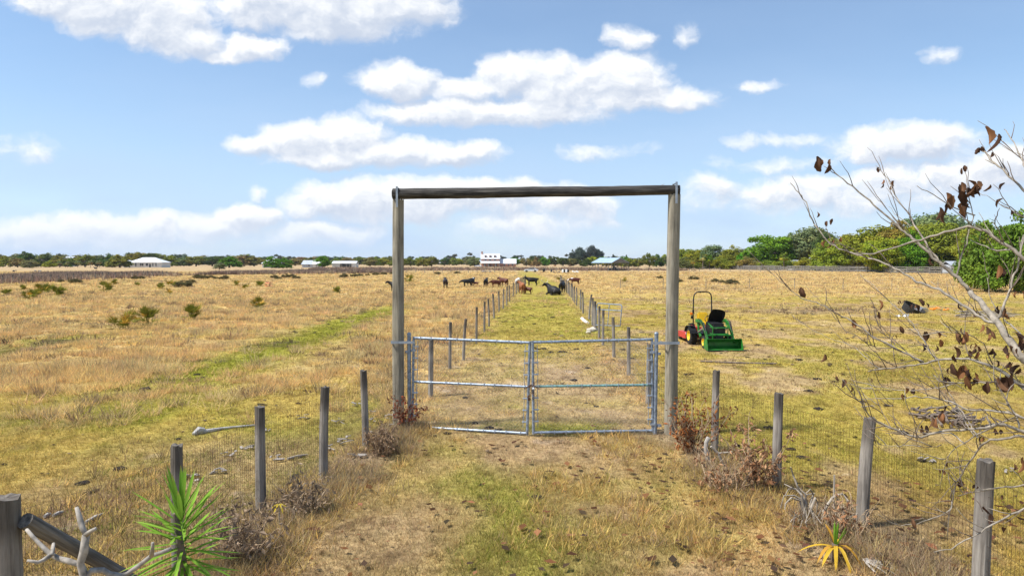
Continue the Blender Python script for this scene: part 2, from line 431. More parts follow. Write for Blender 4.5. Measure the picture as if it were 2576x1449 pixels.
C_STRAW = np.array((.56, .395, .168)); C_YEL = np.array((.425, .315, .088)); C_GRN = np.array((.235, .245, .030))
C_BRN = np.array((.36, .255, .145)); C_DEAD = np.array((.30, .235, .17)); C_DARK = np.array((.085, .066, .048)); C_SAND = np.array((.46, .38, .29))

def zone(x, y):
    """Weights at a spot: straw, green, bare brown, dark old growth; the rest is short yellow turf."""
    x = np.asarray(x, float); y = np.asarray(y, float)
    n1 = fbm(x * .22, y * .16, 1, 4); n2 = fbm(x * .75, y * .5, 5, 4); n3 = fbm(x * 2.3, y * 2.0, 9, 3)
    nl = fbm(x * .05, y * .35, 21, 3)                      # streaks that run across the pasture
    lx0, lx1 = lane_x(LANE_L, y), lane_x(LANE_R, y)
    nx0 = np.interp(y, [p[1] for p in NEAR_L], [p[0] for p in NEAR_L]); nx1 = np.interp(y, [p[1] for p in NEAR_R], [p[0] for p in NEAR_R])
    x0 = np.where(y > 13.3, lx0, nx0); x1 = np.where(y > 13.3, lx1, nx1)
    left = sstep(0, .5, x0 - x); right = sstep(0, .5, x - x1); mid = np.clip(1 - left - right, 0, 1)
    strip = np.exp(-((x + 9.0 + .8 * (n1 - .5)) / 1.7) ** 2) * sstep(15, 20, y) * (1 - sstep(46, 60, y))
    strip2 = np.exp(-((x + 19.5) / 1.6) ** 2) * sstep(18, 24, y) * (1 - sstep(28, 34, y)) * .8
    # left pasture
    far = sstep(15.2, 20.5, y + 5 * (n2 - .5) + 6 * (n1 - .5) + .14 * np.clip(-x - 8, 0, 30))
    s_l = far * (1 - strip) * (1 - strip2) * np.clip(.25 + 1.5 * sstep(.36, .56, .55 * n2 + .45 * n1 + .10 * sstep(30, 50, y)), 0, 1)
    s_l = np.maximum(s_l, far * sstep(34, 52, y) * (1 - strip) * .92)
    s_l = np.maximum(s_l, .30 * sstep(.56, .64, n2) * (1 - strip) * (y < 24))
    g_l = np.clip(strip * 1.0 + strip2 + (1 - far) * sstep(.38, .62, .6 * n1 + .4 * n2) * .85 + .25 * sstep(.55, .7, nl) * sstep(30, 50, y), 0, 1)
    b_l = (1 - far) * sstep(.52, .68, .5 * n2 + .5 * (1 - n1)) * .6 + far * (1 - strip) * sstep(.56, .72, 1 - n2) * .55
    bare_l = np.exp(-((x + 4.7) / 2.2) ** 2) * sstep(14, 11.5, y) * .8     # trodden strip beside the near fence
    b_l = np.clip(b_l + bare_l, 0, 1)
    d_l = np.exp(-(((y - 27.0 - .12 * (x + 19)) / 1.1) ** 2)) * sstep(-17.5, -19.5, x) * .9 + far * .8 * sstep(.66, .76, nl) * sstep(.45, .6, n2) + far * (1 - strip) * .42 * sstep(.58, .70, fbm(x * .28, y * .42, 41, 4))
    # right pasture
    s_r = sstep(.60, .80, n2 * .6 + nl * .4) * .35 + sstep(52, 95, y) * .75 + .5 * sstep(.55, .7, nl) * sstep(40, 60, y)
    g_r = sstep(.44, .64, .5 * n1 + .3 * n2 + .2 * nl) * .40 * (1 - sstep(60, 110, y))
    patch = np.exp(-(((x - 20.5) / 6.0) ** 2 + ((y - 46.5 - .25 * (x - 20)) / 3.2) ** 2)) + .7 * np.exp(-(((x - 13.5) / 3.5) ** 2 + ((y - 58) / 2.5) ** 2)) \
        + .8 * np.exp(-(((x - 22) / 9.0) ** 2 + ((y - 84) / 4.0) ** 2)) + .6 * np.exp(-(((x - 7.5) / 2.5) ** 2 + ((y - 19.0) / 1.3) ** 2))
    b_r = np.clip(patch * (.35 + 1.0 * n2) + .8 * sstep(.54, .68, 1 - n2) + .55 * sstep(.62, .72, nl) * (1 - sstep(.5, .7, n1)), 0, 1)
    # lane and drive
    lc = (x - x0) / np.maximum(x1 - x0, .5)
    s_m = sstep(.55, .72, n2) * .35 + .9 * sstep(.58, .86, lc) * (y < 13) * sstep(.3, .55, n2) + .9 * sstep(.17, .05, lc) * (y < 13) + .4 * np.exp(-((lc - .04) / .05) ** 2) * (y > 13) + .6 * np.exp(-((lc - .97) / .06) ** 2) * (y > 13)
    g_m = sstep(.52, .68, .45 * n1 + .55 * n2) * .42 + .38 * np.exp(-((lc - .42 - .04 * np.sin(y)) / .10) ** 2) * (y < 12.6) * sstep(.36, .6, n2) \
        + .9 * np.exp(-((y - 13.4) / .55) ** 2) * (lc > .3) * (lc < .9) * sstep(.3, .5, n2) + .44 * sstep(24, 33, y)
    b_m = sstep(.45, .62, 1 - .5 * n2 - .5 * n1) * .75 * (1 - sstep(22, 32, y)) + .6 * np.exp(-((lc - .66) / .12) ** 2) * (y < 13) * sstep(.32, .6, n3) \
        + .5 * sstep(13.5, 15, y) * (1 - sstep(22, 28, y)) * sstep(.4, .6, n3)
    # dead litter hugging the near fences
    de = np.exp(-((x - nx0 - .25) / .5) ** 2) * (y < 14) + np.exp(-((x - nx1 + .15) / .55) ** 2) * (y < 13.4)
    S = np.clip(left * s_l + right * s_r + mid * s_m, 0, 1)
    Gn = np.clip(left * g_l + right * g_r + mid * g_m, 0, 1)
    B = np.clip(left * b_l + right * b_r + mid * b_m, 0, 1)
    D = np.clip(left * d_l + right * .65 * np.clip(patch - .45, 0, 1) * sstep(.5, .65, n2), 0, 1)
    return S, Gn, B, D, np.clip(de, 0, 1), n2, n3

def colour(x, y):
    S, Gn, B, D, de, n2, n3 = zone(x, y)
    c = C_YEL[None] * np.ones((len(S), 1))
    mix = lambda c, t, k: c * (1 - k[:, None]) + t[None] * k[:, None]
    lx0, lx1 = lane_x(LANE_L, y), lane_x(LANE_R, y)
    drive = sstep(lx0 - 2.6, lx0 - .6, x) * sstep(lx1 + .6, lx1 - .2, x) * sstep(27, 17, y)
    c = mix(c, np.array((.40, .295, .150)), drive * .75)
    c = mix(c, C_STRAW, S * .9); c = mix(c, C_GRN, Gn * .85); c = mix(c, C_BRN, B * .85)
    c = mix(c, C_DEAD, de * .75); c = mix(c, C_DARK, D * .85)
    c = mix(c, np.array((.44, .33, .205)), sstep(170, 320, y) * .8)
    sandy = sstep(.74, .82, n3) * B
    c = mix(c, C_SAND, sandy * .6)
    return c * (.82 + .36 * n3)[:, None]

def height(x, y):
    x = np.asarray(x, float); y = np.asarray(y, float)
    h = (fbm(x * .5, y * .5, 31, 3) - .5) * .10 + (fbm(x * .06, y * .06, 33, 2) - .5) * .25 * sstep(12, 40, y) * sstep(5.5, 12, np.abs(x - 1.5))
    h = h - .42 * np.exp(-(((y - 27.0 - .12 * (x + 19)) / 1.2) ** 2)) * sstep(-17.0, -19.5, x)      # shallow ditch on the left
    return h * sstep(2500, 300, y)

# ground: one sheet to the horizon, finer towards the gate
yy = np.concatenate([np.linspace(-40, 2, 22), np.geomspace(2.4, 60, 330), np.geomspace(60.5, 6000, 220)])
tt = np.concatenate([-np.geomspace(6, 1.02, 26), np.linspace(-1, 1, 420), np.geomspace(1.02, 6, 26)])
Wd = np.maximum(np.abs(yy), 3) * .9 + 4
X = tt[None, :] * Wd[:, None]; Y = np.repeat(yy[:, None], len(tt), 1)
xs, ys = X.ravel(), Y.ravel()
vs = np.stack([xs, ys, height(xs, ys)], 1)
nr, nc = X.shape
idx = np.arange(nr * nc).reshape(nr, nc)
quads = np.stack([idx[:-1, :-1], idx[:-1, 1:], idx[1:, 1:], idx[1:, :-1]], -1).reshape(-1, 4)
gm, nt, b = new_mat('pasture ground')
at = N(nt, 'ShaderNodeAttribute', attribute_name='Col')
ge = N(nt, 'ShaderNodeNewGeometry')
def gnoise(scale, detail, stretch=(1, 1, 1)):
    mp = N(nt, 'ShaderNodeMapping'); mp.inputs['Scale'].default_value = stretch; nt.links.new(ge.outputs['Position'], mp.inputs['Vector'])
    n = N(nt, 'ShaderNodeTexNoise'); n.inputs['Scale'].default_value = scale; n.inputs['Detail'].default_value = detail; n.inputs['Roughness'].default_value = .65
    nt.links.new(mp.outputs[0], n.inputs['Vector']); return n.outputs['Fac']
f1 = gnoise(14, 8); f2 = gnoise(2.2, 8, (.8, .5, 1)); f3 = gnoise(.35, 6, (.55, .5, 1))
def mul(a, bcol):
    m = N(nt, 'ShaderNodeMix', data_type='RGBA', blend_type='MULTIPLY'); m.inputs[0].default_value = 1
    nt.links.new(a, m.inputs[6]); nt.links.new(bcol, m.inputs[7]); return m.outputs[2]
c = mul(at.outputs['Color'], ramp(nt, f1, [(.30, (.50, .47, .45)), (.5, (.92, .92, .92)), (.72, (1.35, 1.35, 1.35))]))
c = mul(c, ramp(nt, f2, [(.34, (.46, .41, .40)), (.48, (.98, .97, .96)), (.66, (1.22, 1.18, 1.08))]))
c = mul(c, ramp(nt, f3, [(.34, (.74, .68, .68)), (.5, (1, 1, 1)), (.66, (1.08, 1.1, 1.02))]))
nt.links.new(c, b.inputs['Base Color']); b.inputs['Roughness'].default_value = 1; b.inputs['Specular IOR Level'].default_value = .05
bp = N(nt, 'ShaderNodeBump'); bp.inputs['Strength'].default_value = .7; bp.inputs['Distance'].default_value = .06
nt.links.new(mth('ADD', f1, f2, tree=nt), bp.inputs['Height']); nt.links.new(bp.outputs[0], b.inputs['Normal'])
gme = np_mesh('ground', vs, None, gm, colour(xs, ys), quads)
gme.shade_smooth()
ground = link('ground', gme); tag(ground, 'dry pasture ground with straw, yellow turf and green tracks', 'ground', kind='structure')

# ---------------------------------------------------------------- grass: blades in tufts
def scatter(n, y0, y1, wide=1.0, pw=-1.0):
    """n spots in the view wedge between two distances, thinning with distance."""
    u = RS.rand(n)
    if pw == 0: y = y0 + (y1 - y0) * u
    else: y = y0 * (y1 / y0) ** u
    x = (RS.rand(n) * 2 - 1) * (y * .80 + 1.2) * wide
    return x, y

def tufts(name, label, spots, hgt, wid, nb, spread, colf, lean=(.25, .8), mat=None, cat='grass', cj=.56):
    x, y = spots
    n = len(x)
    X = np.repeat(x, nb); Y = np.repeat(y, nb); H = np.repeat(hgt, nb); Wd = np.repeat(wid, nb); SP = np.repeat(spread, nb)
    th = RS.rand(n * nb) * 2 * PI; rr = np.sqrt(RS.rand(n * nb)) * SP
    bx, by = X + rr * np.cos(th), Y + rr * np.sin(th)
    ph = th + RS.randn(n * nb) * .7
    le = lean[0] + (lean[1] - lean[0]) * RS.rand(n * nb)
    Lb = H * (.45 + .75 * RS.rand(n * nb))
    Z = height(bx, by) - .01
    tip = np.stack([bx + np.cos(ph) * le * Lb, by + np.sin(ph) * le * Lb, Z + Lb * np.sqrt(np.clip(1 - le ** 2 * .7, .1, 1))], 1)
    pa = RS.rand(n * nb) * 2 * PI
    dx, dy = np.cos(pa) * Wd * .5, np.sin(pa) * Wd * .5
    b0 = np.stack([bx - dx, by - dy, Z], 1); b1 = np.stack([bx + dx, by + dy, Z], 1)
    v = np.stack([b0, b1, tip], 1).reshape(-1, 3)
    c = np.repeat(colf, nb, 0) * (1 - cj / 2 + cj * RS.rand(n * nb))[:, None]
    c = np.repeat(c, 3, 0)
    t = np.arange(len(v)).reshape(-1, 3)
    o = link(name, np_mesh(name, v, t, mat or M['blade'], c)); tag(o, label, cat, kind='stuff')
    return o

def pick(x, y, p):
    k = RS.rand(len(x)) < p
    return x[k], y[k]

def jitcol(c, a=.16):
    return np.clip(c * (1 + a * RS.randn(len(c), 1)) * (1 + .05 * RS.randn(len(c), 3)), .004, .9)

GR = 1.0
# short turf close by
x, y = scatter(int(230000 * GR), 5.2, 17)
S, Gn, B, D, de, n2, n3 = zone(x, y)
k = RS.rand(len(x)) < (.35 + .65 * n3) * (1 - .55 * B) * (1 - .5 * D); x, y = x[k], y[k]
c = colour(x, y)
tufts('short_grass', 'short dry turf of the drive and the near pasture', (x, y), .035 + .075 * RS.rand(len(x)) ** 1.5, .007 + 0 * x, 6, .035 + 0 * x, jitcol(c * 1.12 * np.where(RS.rand(len(x)) < .3, .62, 1.05)[:, None], .22), (.3, .95))
# short turf further off
x, y = scatter(int(90000 * GR), 17, 62)
S, Gn, B, D, de, n2, n3 = zone(x, y)
k = RS.rand(len(x)) < (.3 + .7 * n2) * (1 - .5 * B) * (1 - .5 * D); x, y = x[k], y[k]
tufts('pasture_turf', 'short yellow turf of the lane and the right pasture', (x, y), .05 + .06 * RS.rand(len(x)), .018 + .0005 * y, 5, .10 + 0 * x, jitcol(colour(x, y) * 1.1), (.4, .95))
# straw tufts
x, y = scatter(int(120000 * GR), 5.5, 60)
S, Gn, B, D, de, n2, n3 = zone(x, y)
cl = fbm(x * 1.1, y * 1.1, 77, 3)
k = RS.rand(len(x)) < S * (1 - .6 * D) * sstep(.43, .56, cl); x, y, cl = x[k], y[k], cl[k]
lft = x < lane_x(LANE_L, y)
hh = np.where(lft & (y > 14), .14 + .24 * RS.rand(len(x)) * cl * 1.6, .11 + .15 * RS.rand(len(x)))
cs = np.where((RS.rand(len(x)) < .22)[:, None], C_BRN, np.where((y < 14)[:, None], np.array((.54, .385, .135)), C_STRAW * 1.1)) * (.85 + .5 * RS.rand(len(x)))[:, None]
fl_ = lft & (y > 14); cs = jitcol(cs, .12)
tufts('straw_grass', 'tall straw coloured grass tufts of the drive edges', (x[~fl_], y[~fl_]), hh[~fl_] * .85, .009 + .0005 * y[~fl_], 9, .08 + 0 * x[~fl_], cs[~fl_], (.3, 1.05))
x, y, hh, cs = x[fl_], y[fl_], hh[fl_], cs[fl_]
k = RS.rand(len(x)) < .62; x, y, hh, cs = x[k], y[k], hh[k], cs[k]
tufts('pasture_tussocks', 'domed straw coloured tussocks of the left pasture', (x, y), hh * .85, .005 + .0006 * y, 30, .16 + .12 * RS.rand(len(x)), cs * 1.05, (.25, 1.2), cj=.34)
# big pale clumps standing out of the left pasture, and dead grey ones between them
x, y = scatter(16000, 14, 75)
S, Gn, B, D, de, n2, n3 = zone(x, y); cl = fbm(x * .45, y * .38, 83, 3)
k = (x < lane_x(LANE_L, y) - .8) & (RS.rand(len(x)) < S * sstep(.50, .62, cl)); x, y = x[k], y[k]
cs = np.where((RS.rand(len(x)) < .2)[:, None], np.array((.25, .18, .115)), np.array((.62, .465, .225))) * (.85 + .35 * RS.rand(len(x)))[:, None]
tufts('clump_grass', 'big pale clumps of dry grass standing out of the left pasture', (x, y), .26 + .24 * RS.rand(len(x)), .007 + .0006 * y, 34, .20 + .16 * RS.rand(len(x)), jitcol(cs, .08), (.2, 1.15), cj=.3)
x, y = scatter(14000, 14, 75)
S, Gn, B, D, de, n2, n3 = zone(x, y); cl = fbm(x * .40, y * .55, 87, 3)
k = (x < lane_x(LANE_L, y) - .8) & (RS.rand(len(x)) < S * sstep(.55, .66, cl) * .8); x, y = x[k], y[k]
tufts('dead_growth', 'grey brown dead growth in the hollows of the left pasture', (x, y), .10 + .16 * RS.rand(len(x)), .008 + .0007 * y, 16, .24 + 0 * x, jitcol(np.array([(.20, .145, .10), (.27, .20, .14), (.14, .10, .075)])[RS.randint(0, 3, len(x))], .15), (.3, 1.1))
# coarse straw far off
x, y = scatter(int(60000 * GR), 52, 240)
S, Gn, B, D, de, n2, n3 = zone(x, y)
k = RS.rand(len(x)) < S * .8 * (.3 + n2); x, y = x[k], y[k]
cs = np.where((RS.rand(len(x)) < .25)[:, None], C_BRN, C_STRAW * 1.1) * (.85 + .5 * RS.rand(len(x)))[:, None]
tufts('distant_straw', 'straw grass covering the far pasture', (x, y), .14 + .22 * RS.rand(len(x)), .02 + .0006 * y, 9, .35 + 0 * x, jitcol(cs), (.3, 1.15), cj=.34)
# dark old tussocks in rows across the left pasture
x, y = scatter(9000, 24, 200)
nl = fbm(x * .05, y * .35, 21, 3); n2 = fbm(x * .75, y * .5, 5, 4)
k = (x < lane_x(LANE_L, y) - 1) & (RS.rand(len(x)) < sstep(.56, .70, nl) * sstep(.4, .6, n2)); x, y = x[k], y[k]
tufts('old_tussocks', 'grey brown old tussocks in streaks across the left pasture', (x, y), .18 + .2 * RS.rand(len(x)), .02 + .0006 * y, 8, .2 + 0 * x, jitcol(np.tile(np.array((.16, .115, .075)), (len(x), 1)), .25), (.2, .9))
# brown scrubby growth in the bare patches of the right pasture
x, y = scatter(40000, 16, 100)
pt_ = np.exp(-(((x - 20.5) / 6.0) ** 2 + ((y - 46.5 - .25 * (x - 20)) / 3.2) ** 2)) + .7 * np.exp(-(((x - 13.5) / 3.5) ** 2 + ((y - 58) / 2.5) ** 2)) + .8 * np.exp(-(((x - 24) / 9.0) ** 2 + ((y - 84) / 4.0) ** 2))
k = RS.rand(len(x)) < pt_ * .55 * sstep(.35, .6, fbm(x * .5, y * .5, 71, 3)); x, y = x[k], y[k]
tufts('brown_growth', 'brown dead growth in the bare patches of the right pasture', (x, y), .14 + .30 * RS.rand(len(x)) ** 2, .012 + .0008 * y, 9, .2 + 0 * x, jitcol(np.array([(.30, .205, .14), (.22, .15, .10), (.40, .29, .17)])[RS.randint(0, 3, len(x))], .2), (.2, .95))
# green blades of the tracks
x, y = scatter(int(60000 * GR), 5.5, 55)
S, Gn, B, D, de, n2, n3 = zone(x, y)
k = RS.rand(len(x)) < Gn * Gn * (.3 + n3); x, y = x[k], y[k]
tufts('green_grass', 'low green grass along the tracks and the drive', (x, y), .05 + .05 * RS.rand(len(x)), .006 + .0006 * y, 5, .07 + 0 * x, jitcol(np.tile(np.array((.20, .235, .03)), (len(x), 1)), .2), (.4, .95))
# dead litter heaped against the near fences
def along(tab, n, sd, off):
    t = RS.rand(n); ys = tab[0][1] + (tab[-1][1] - tab[0][1]) * t
    xs = np.interp(ys, [p[1] for p in tab], [p[0] for p in tab]) + off + RS.randn(n) * sd
    return xs, ys
for nm, lb, tab, n, off, hs in (('fence_weeds', 'grey brown dead weeds heaped along the left near fence', NEAR_L, 3600, .42, .28),
                                ('verge_weeds', 'tangled dead weeds heaped along the right near fence', NEAR_R, 3600, -.38, .28)):
    x, y = along(tab, n, .30, off)
    cl = fbm(x * 1.3, y * 1.3, 55, 3)
    k = RS.rand(n) < sstep(.36, .56, cl); x, y, cl = x[k], y[k], cl[k]
    pal = np.array([(.40, .30, .19), (.30, .215, .14), (.54, .385, .16), (.50, .38, .21)])[RS.randint(0, 4, len(x))]
    tufts(nm, lb, (x, y), hs * (.35 + 1.1 * cl * RS.rand(len(x))), .009 + 0 * x, 9, .13 + 0 * x, jitcol(pal, .25), (.3, 1.0))

# dark clods and scraps lying all over the turf
n = 5200; y = 6 * (95 / 6) ** RS.rand(n); x = (RS.rand(n) * 2 - 1) * (y * .8 + 1)
k = RS.rand(n) < sstep(.35, .62, fbm(x * .4, y * .3, 91, 3)) * np.where(y > 22, .8, .5); x, y = x[k], y[k]
r_ = (.018 + .075 * RS.rand(len(x)) ** 2) * np.clip(y / 26, .28, 1.5); z = height(x, y) + .012 + r_ * .35; q = []
for j in range(6):
    a = 2 * PI * j / 6; rr_ = r_ * (.6 + .7 * RS.rand(len(x))); q.append(np.stack([x + np.cos(a) * rr_ * 1.3, y + np.sin(a) * rr_, z - r_ * .30 + r_ * .25 * RS.rand(len(x))], 1))
q.append(np.stack([x, y, z + r_ * .22], 1)); v = np.stack(q, 1).reshape(-1, 3); b0 = np.arange(len(x))[:, None, None] * 7
t = (b0 + np.array([(j, (j + 1) % 6, 6) for j in range(6)])[None]).reshape(-1, 3)
tag(link('soil_clods', np_mesh('soil_clods', v, t, M['blade'], np.repeat(jitcol(np.array([(.05, .038, .028), (.09, .065, .045), (.20, .155, .11)])[RS.randint(0, 3, len(x))], .25), 7, 0))), 'dark clods and dry scraps strewn over the turf', 'clods', kind='stuff')
# thin dead weed stalks standing in the near left turf
n = 700; y = 7.5 * (24 / 7.5) ** RS.rand(n); x = -3.4 - RS.rand(n) * (y * .62 - 2); x[: n // 5] = 4.5 + RS.rand(n // 5) * 8; y[: n // 5] = 8 + RS.rand(n // 5) * 14
k = RS.rand(n) < sstep(.45, .6, fbm(x * .5, y * .5, 93, 3)); x, y = x[k], y[k]
tufts('weed_stalks', 'thin brown dead weed stalks standing in the near turf', (x, y), .16 + .22 * RS.rand(len(x)), .008 + 0 * x, 7, .07 + 0 * x, jitcol(np.tile(np.array((.20, .13, .085)), (len(x), 1)), .25), (.2, .8))

# fallen leaves on the drive and under the bare tree
n = 1500
y = 5.6 * (13.5 / 5.6) ** RS.rand(n); x = -2.6 + RS.rand(n) * (6.6 + 1.5 * RS.rand(n))
k = RS.rand(n) < np.where(x > 1.8, .62, .20); x, y = x[k], y[k]
x2 = 2.5 + RS.rand(260) * 4.5; y2 = 5.5 + RS.rand(260) * 4.5
x, y = np.concatenate([x, x2]), np.concatenate([y, y2])
a = RS.rand(len(x)) * 2 * PI; Ls = .032 + .06 * RS.rand(len(x)) ** 2; Ws = Ls * .6
z = height(x, y) + .055 + .02 * RS.rand(len(x)); ti = RS.randn(len(x)) * .4
dx, dy = np.cos(a), np.sin(a)
q = np.stack([np.stack([x - dx * Ls, y - dy * Ls, z], 1), np.stack([x + dy * Ws, y - dx * Ws, z + Ws * np.abs(ti)], 1),
              np.stack([x + dx * Ls, y + dy * Ls, z + Ls * .25], 1), np.stack([x - dy * Ws, y + dx * Ws, z + Ws * np.abs(ti) * .6], 1)], 1).reshape(-1, 3)
pal = np.array([(.10, .05, .03), (.16, .075, .035), (.07, .045, .03), (.20, .10, .05)])[RS.randint(0, 4, len(x))]
tag(link('leaf_litter', np_mesh('leaf_litter', q, None, M['leaf'], np.repeat(jitcol(pal, .25), 4, 0), np.arange(len(q)).reshape(-1, 4))),
    'curled brown leaves fallen over the drive and verge', 'leaves', kind='stuff')
def gz(x, y): return float(height(np.array([x]), np.array([y]))[0])

def post_mesh(h, r, seed, mat, taper=.06, n=14, lean=(0, 0)):
    """A round post with a worn, split top."""
    rr = random.Random(seed); mb = MB(); R = 9
    vs = []
    for i in range(R):
        t = i / (R - 1); z = -.15 + (h + .15) * t
        ox, oy = lean[0] * t * t * h, lean[1] * t * t * h
        for k in range(n):
            th = 2 * PI * k / n
            q = r * (1 - taper * t) * (1 + .05 * math.sin(3 * th + seed) + .03 * math.sin(5 * th + 2 * seed + 4 * t)) * (1 + rr.uniform(-.02, .02))
            zz = z + (rr.uniform(-.02, .012) if i == R - 1 else 0)
            vs.append((ox + q * math.cos(th), oy + q * math.sin(th), zz))
    fs = [(i * n + k, i * n + (k + 1) % n, (i + 1) * n + (k + 1) % n, (i + 1) * n + k) for i in range(R - 1) for k in range(n)]
    vs.append((lean[0] * h, lean[1] * h, h - .012)); c = len(vs) - 1
    fs += [((R - 1) * n + k, (R - 1) * n + (k + 1) % n, c) for k in range(n)]
    mb.add(vs, fs); return mb.mesh('post', mat)

def woven(pts, hgt, dx, rows, r, sag=.02):
    """Woven wire between ground points: upright wires every dx and a few level wires."""
    vs, fs = [], []
    def seg(a, b):
        a, b = np.array(a), np.array(b); t = (b - a) / np.linalg.norm(b - a)
        u = np.cross(t, (0, 0, 1) if abs(t[2]) < .9 else (1, 0, 0)); u /= np.linalg.norm(u); w_ = np.cross(t, u)
        n0 = len(vs)
        for e in (a, b):
            for k in range(3):
                th = 2 * PI * k / 3; vs.append(e + (u * math.cos(th) + w_ * math.sin(th)) * r)
        for k in range(3):
            k2 = (k + 1) % 3; fs.append((n0 + k, n0 + k2, n0 + 3 + k2, n0 + 3 + k))
    for (p, q) in zip(pts[:-1], pts[1:]):
        p, q = np.array((*p, gz(*p))), np.array((*q, gz(*q))); Ln = np.linalg.norm(q - p); m = max(2, int(Ln / dx))
        for i in range(m):
            b = p + (q - p) * (i / m); s = 4 * (i / m) * (1 - i / m)
            j = np.array((random.uniform(-.006, .006), random.uniform(-.006, .006), 0))
            seg(b + (0, 0, .02), b + j + (0, 0, hgt - sag * s))
        for z in rows:
            K = max(2, int(Ln / .8)); prev = None
            for i in range(K + 1):
                t = i / K; s = 4 * t * (1 - t)
                e = p + (q - p) * t + (0, 0, z - sag * s * z / hgt + random.uniform(-.004, .004))
                if prev is not None: seg(prev, e)
                prev = e
    me = bpy.data.meshes.new('wire_mesh'); me.from_pydata([tuple(v) for v in vs], [], fs); return me

def fence(name, label, posts, h, r, wirepts, whgt, dx, rows, wr, mat=None, wmat=None, group=None, leanmax=.03, cat='fence'):
    root = empty(name, (0, 0, 0), 0, label, cat, group)
    for i, p in enumerate(posts):
        rr = random.Random(i * 7 + len(posts))
        hh = (p[2] if len(p) > 2 else h) ; q = (p[3] if len(p) > 3 else r) * rr.uniform(.9, 1.1)
        ln = p[4] if len(p) > 4 else (rr.uniform(-leanmax, leanmax), rr.uniform(-leanmax, leanmax))
        o = link('post', post_mesh(hh, q, i * 13 + len(posts), mat or M['post'], lean=ln, n=14 if q > .05 else 9), root)
        o.location = (p[0], p[1], gz(p[0], p[1]))
    if wirepts:
        me = woven(wirepts, whgt, dx, rows, wr); me.materials.append(wmat or M['wire']); link('wire_mesh', me, root)
    return root

# near fences either side of the drive
lf = fence('wire_fence', 'left near fence of wooden posts and rusty woven wire running up to the gateway', 
      [(-4.08, 5.43, 1.4, .105, (0, 0)), (-3.5, 7.03, 1.4, .062, (.005, .01)), (-3.3, 8.85, 1.42, .066, (0, .01)), (-2.88, 10.3, 1.42, .066, (.03, 0)), (-2.6, 12.0, 1.4, .062, (-.02, 0))], 1.4, .065,
      NEAR_L, 1.27, .05, (.05, .15, .25, .36, .47, .60, .74, .90, 1.08, 1.27), .0016)
mb = MB(); a, bq = Vector((-3.93, 5.44, 1.22)), Vector((-3.60, 6.6, .10))
K = 12; Lb_ = (bq - a).length; mb.tube([Vector((Lb_ * i / K, random.uniform(-.004, .004), random.uniform(-.004, .004))) for i in range(K + 1)], [.064 - .006 * i / K for i in range(K + 1)], 16, jit=.03)
bo = mb.build('brace_rail', M['brace'], lf); bo.location = a; bo.rotation_euler = (bq - a).to_track_quat('X', 'Z').to_euler()
rf = fence('wire_fence', 'right near fence of grey wooden posts and woven wire beside the bare tree',
      [(4.5, 6.45, 1.4, .075, (.02, 0)), (4.36, 8.38, 1.36, .074, (.055, 0)), (3.86, 9.84, 1.42, .066, (.01, 0)), (3.53, 11.78, 1.42, .062, (.012, 0)), (4.62, 4.9, 1.4, .07, (0, 0))], 1.4, .065,
      NEAR_R, 1.25, .05, (.05, .15, .25, .36, .47, .60, .74, .90, 1.07, 1.25), .0016)

# lane fences beyond the gate
LP = [(-2.01, 16.75, 1.42, .058), (-1.93, 21.1, 1.45, .05), (-1.63, 22.8, 1.4, .05, (.06, 0)), (-1.45, 27.7, 1.5, .05, (.01, 0)), (-1.3, 32, 1.45, .05, (.01, 0)), (-1.17, 34.7, 1.4, .055, (-.03, 0)), (-1.06, 40, 1.45, .055, (-.04, 0)), (-.84, 44.9, 1.4, .055), (-.62, 48.5, 1.4, .055), (-.4, 51.7, 1.45, .055), (-.21, 56.4, 1.4, .055), (.12, 64), (.45, 70), (.7, 75), (.98, 80), (1.2, 84), (1.4, 88), (1.62, 92), (1.82, 96), (2.0, 100)]
fence('wire_fence', 'left lane fence of dark wooden posts and thin wire beyond the gate', LP, 1.38, .055, [(-2.26, 13.9)] + [p[:2] for p in LP], 1.15, .30, (.25, .55, .85, 1.15), .0022)
RP = [(3.19, 15.9, 1.4, .055), (3.43, 19.95, 1.42, .055), (3.55, 23.7, 1.4, .055), (3.61, 26.96, 1.4, .055), (3.78, 29.5, 1.42, .055), (3.98, 32.5, 1.4, .07), (4.1, 34.0, 1.35, .06), (4.16, 35.2, 1.45, .06), (4.44, 39.2, 1.45, .06, (.09, 0)), (4.55, 43.6), (4.76, 47.3), (4.9, 51.7), (5.0, 54.8), (5.2, 58.5), (5.38, 62), (5.55, 66), (5.75, 70), (5.95, 74.5), (6.15, 79), (6.35, 84), (6.55, 89), (6.8, 94), (7.1, 100)]
fence('wire_fence', 'right lane fence of dark wooden posts passing the small open pipe gate', RP, 1.38, .055, [(3.0, 13.2)] + [p[:2] for p in RP], 1.15, .30, (.2, .45, .7, .95, 1.15), .0022, wmat=M['wiregrey'])

# far fences of the pasture
FP = [(-78.7 - 4.3 * i / 25 + random.uniform(-.2, .2), 103 + 2.45 * i, random.uniform(1.0, 1.35), .10) for i in range(26)]
fence('wire_fence', 'far left pasture fence of thin posts in front of tall dead weeds', FP, 1.1, .06, [p[:2] for p in FP], 1.0, 1.2, (.4, .7, 1.0), .006)
XP = [(-66 + 2.75 * i, 214 + random.uniform(-.5, .5) + .06 * i, random.uniform(1.5, 1.9), .09) for i in range(24)]
fence('wire_fence', 'distant cross fence of thin stakes in front of the white cabin and carport', XP, 1.6, .05, [p[:2] for p in XP], 1.4, 2.75, (.5, .95, 1.4), .008)
YP = [(1 + 3.6 * i, 236 + .2 * i + random.uniform(-.5, .5), random.uniform(1.3, 1.7), .09) for i in range(26)]
fence('wire_fence', 'distant wire fence running behind the open pole barn', YP, 1.4, .05, [p[:2] for p in YP], 1.3, 3.6, (.5, .9, 1.3), .008)
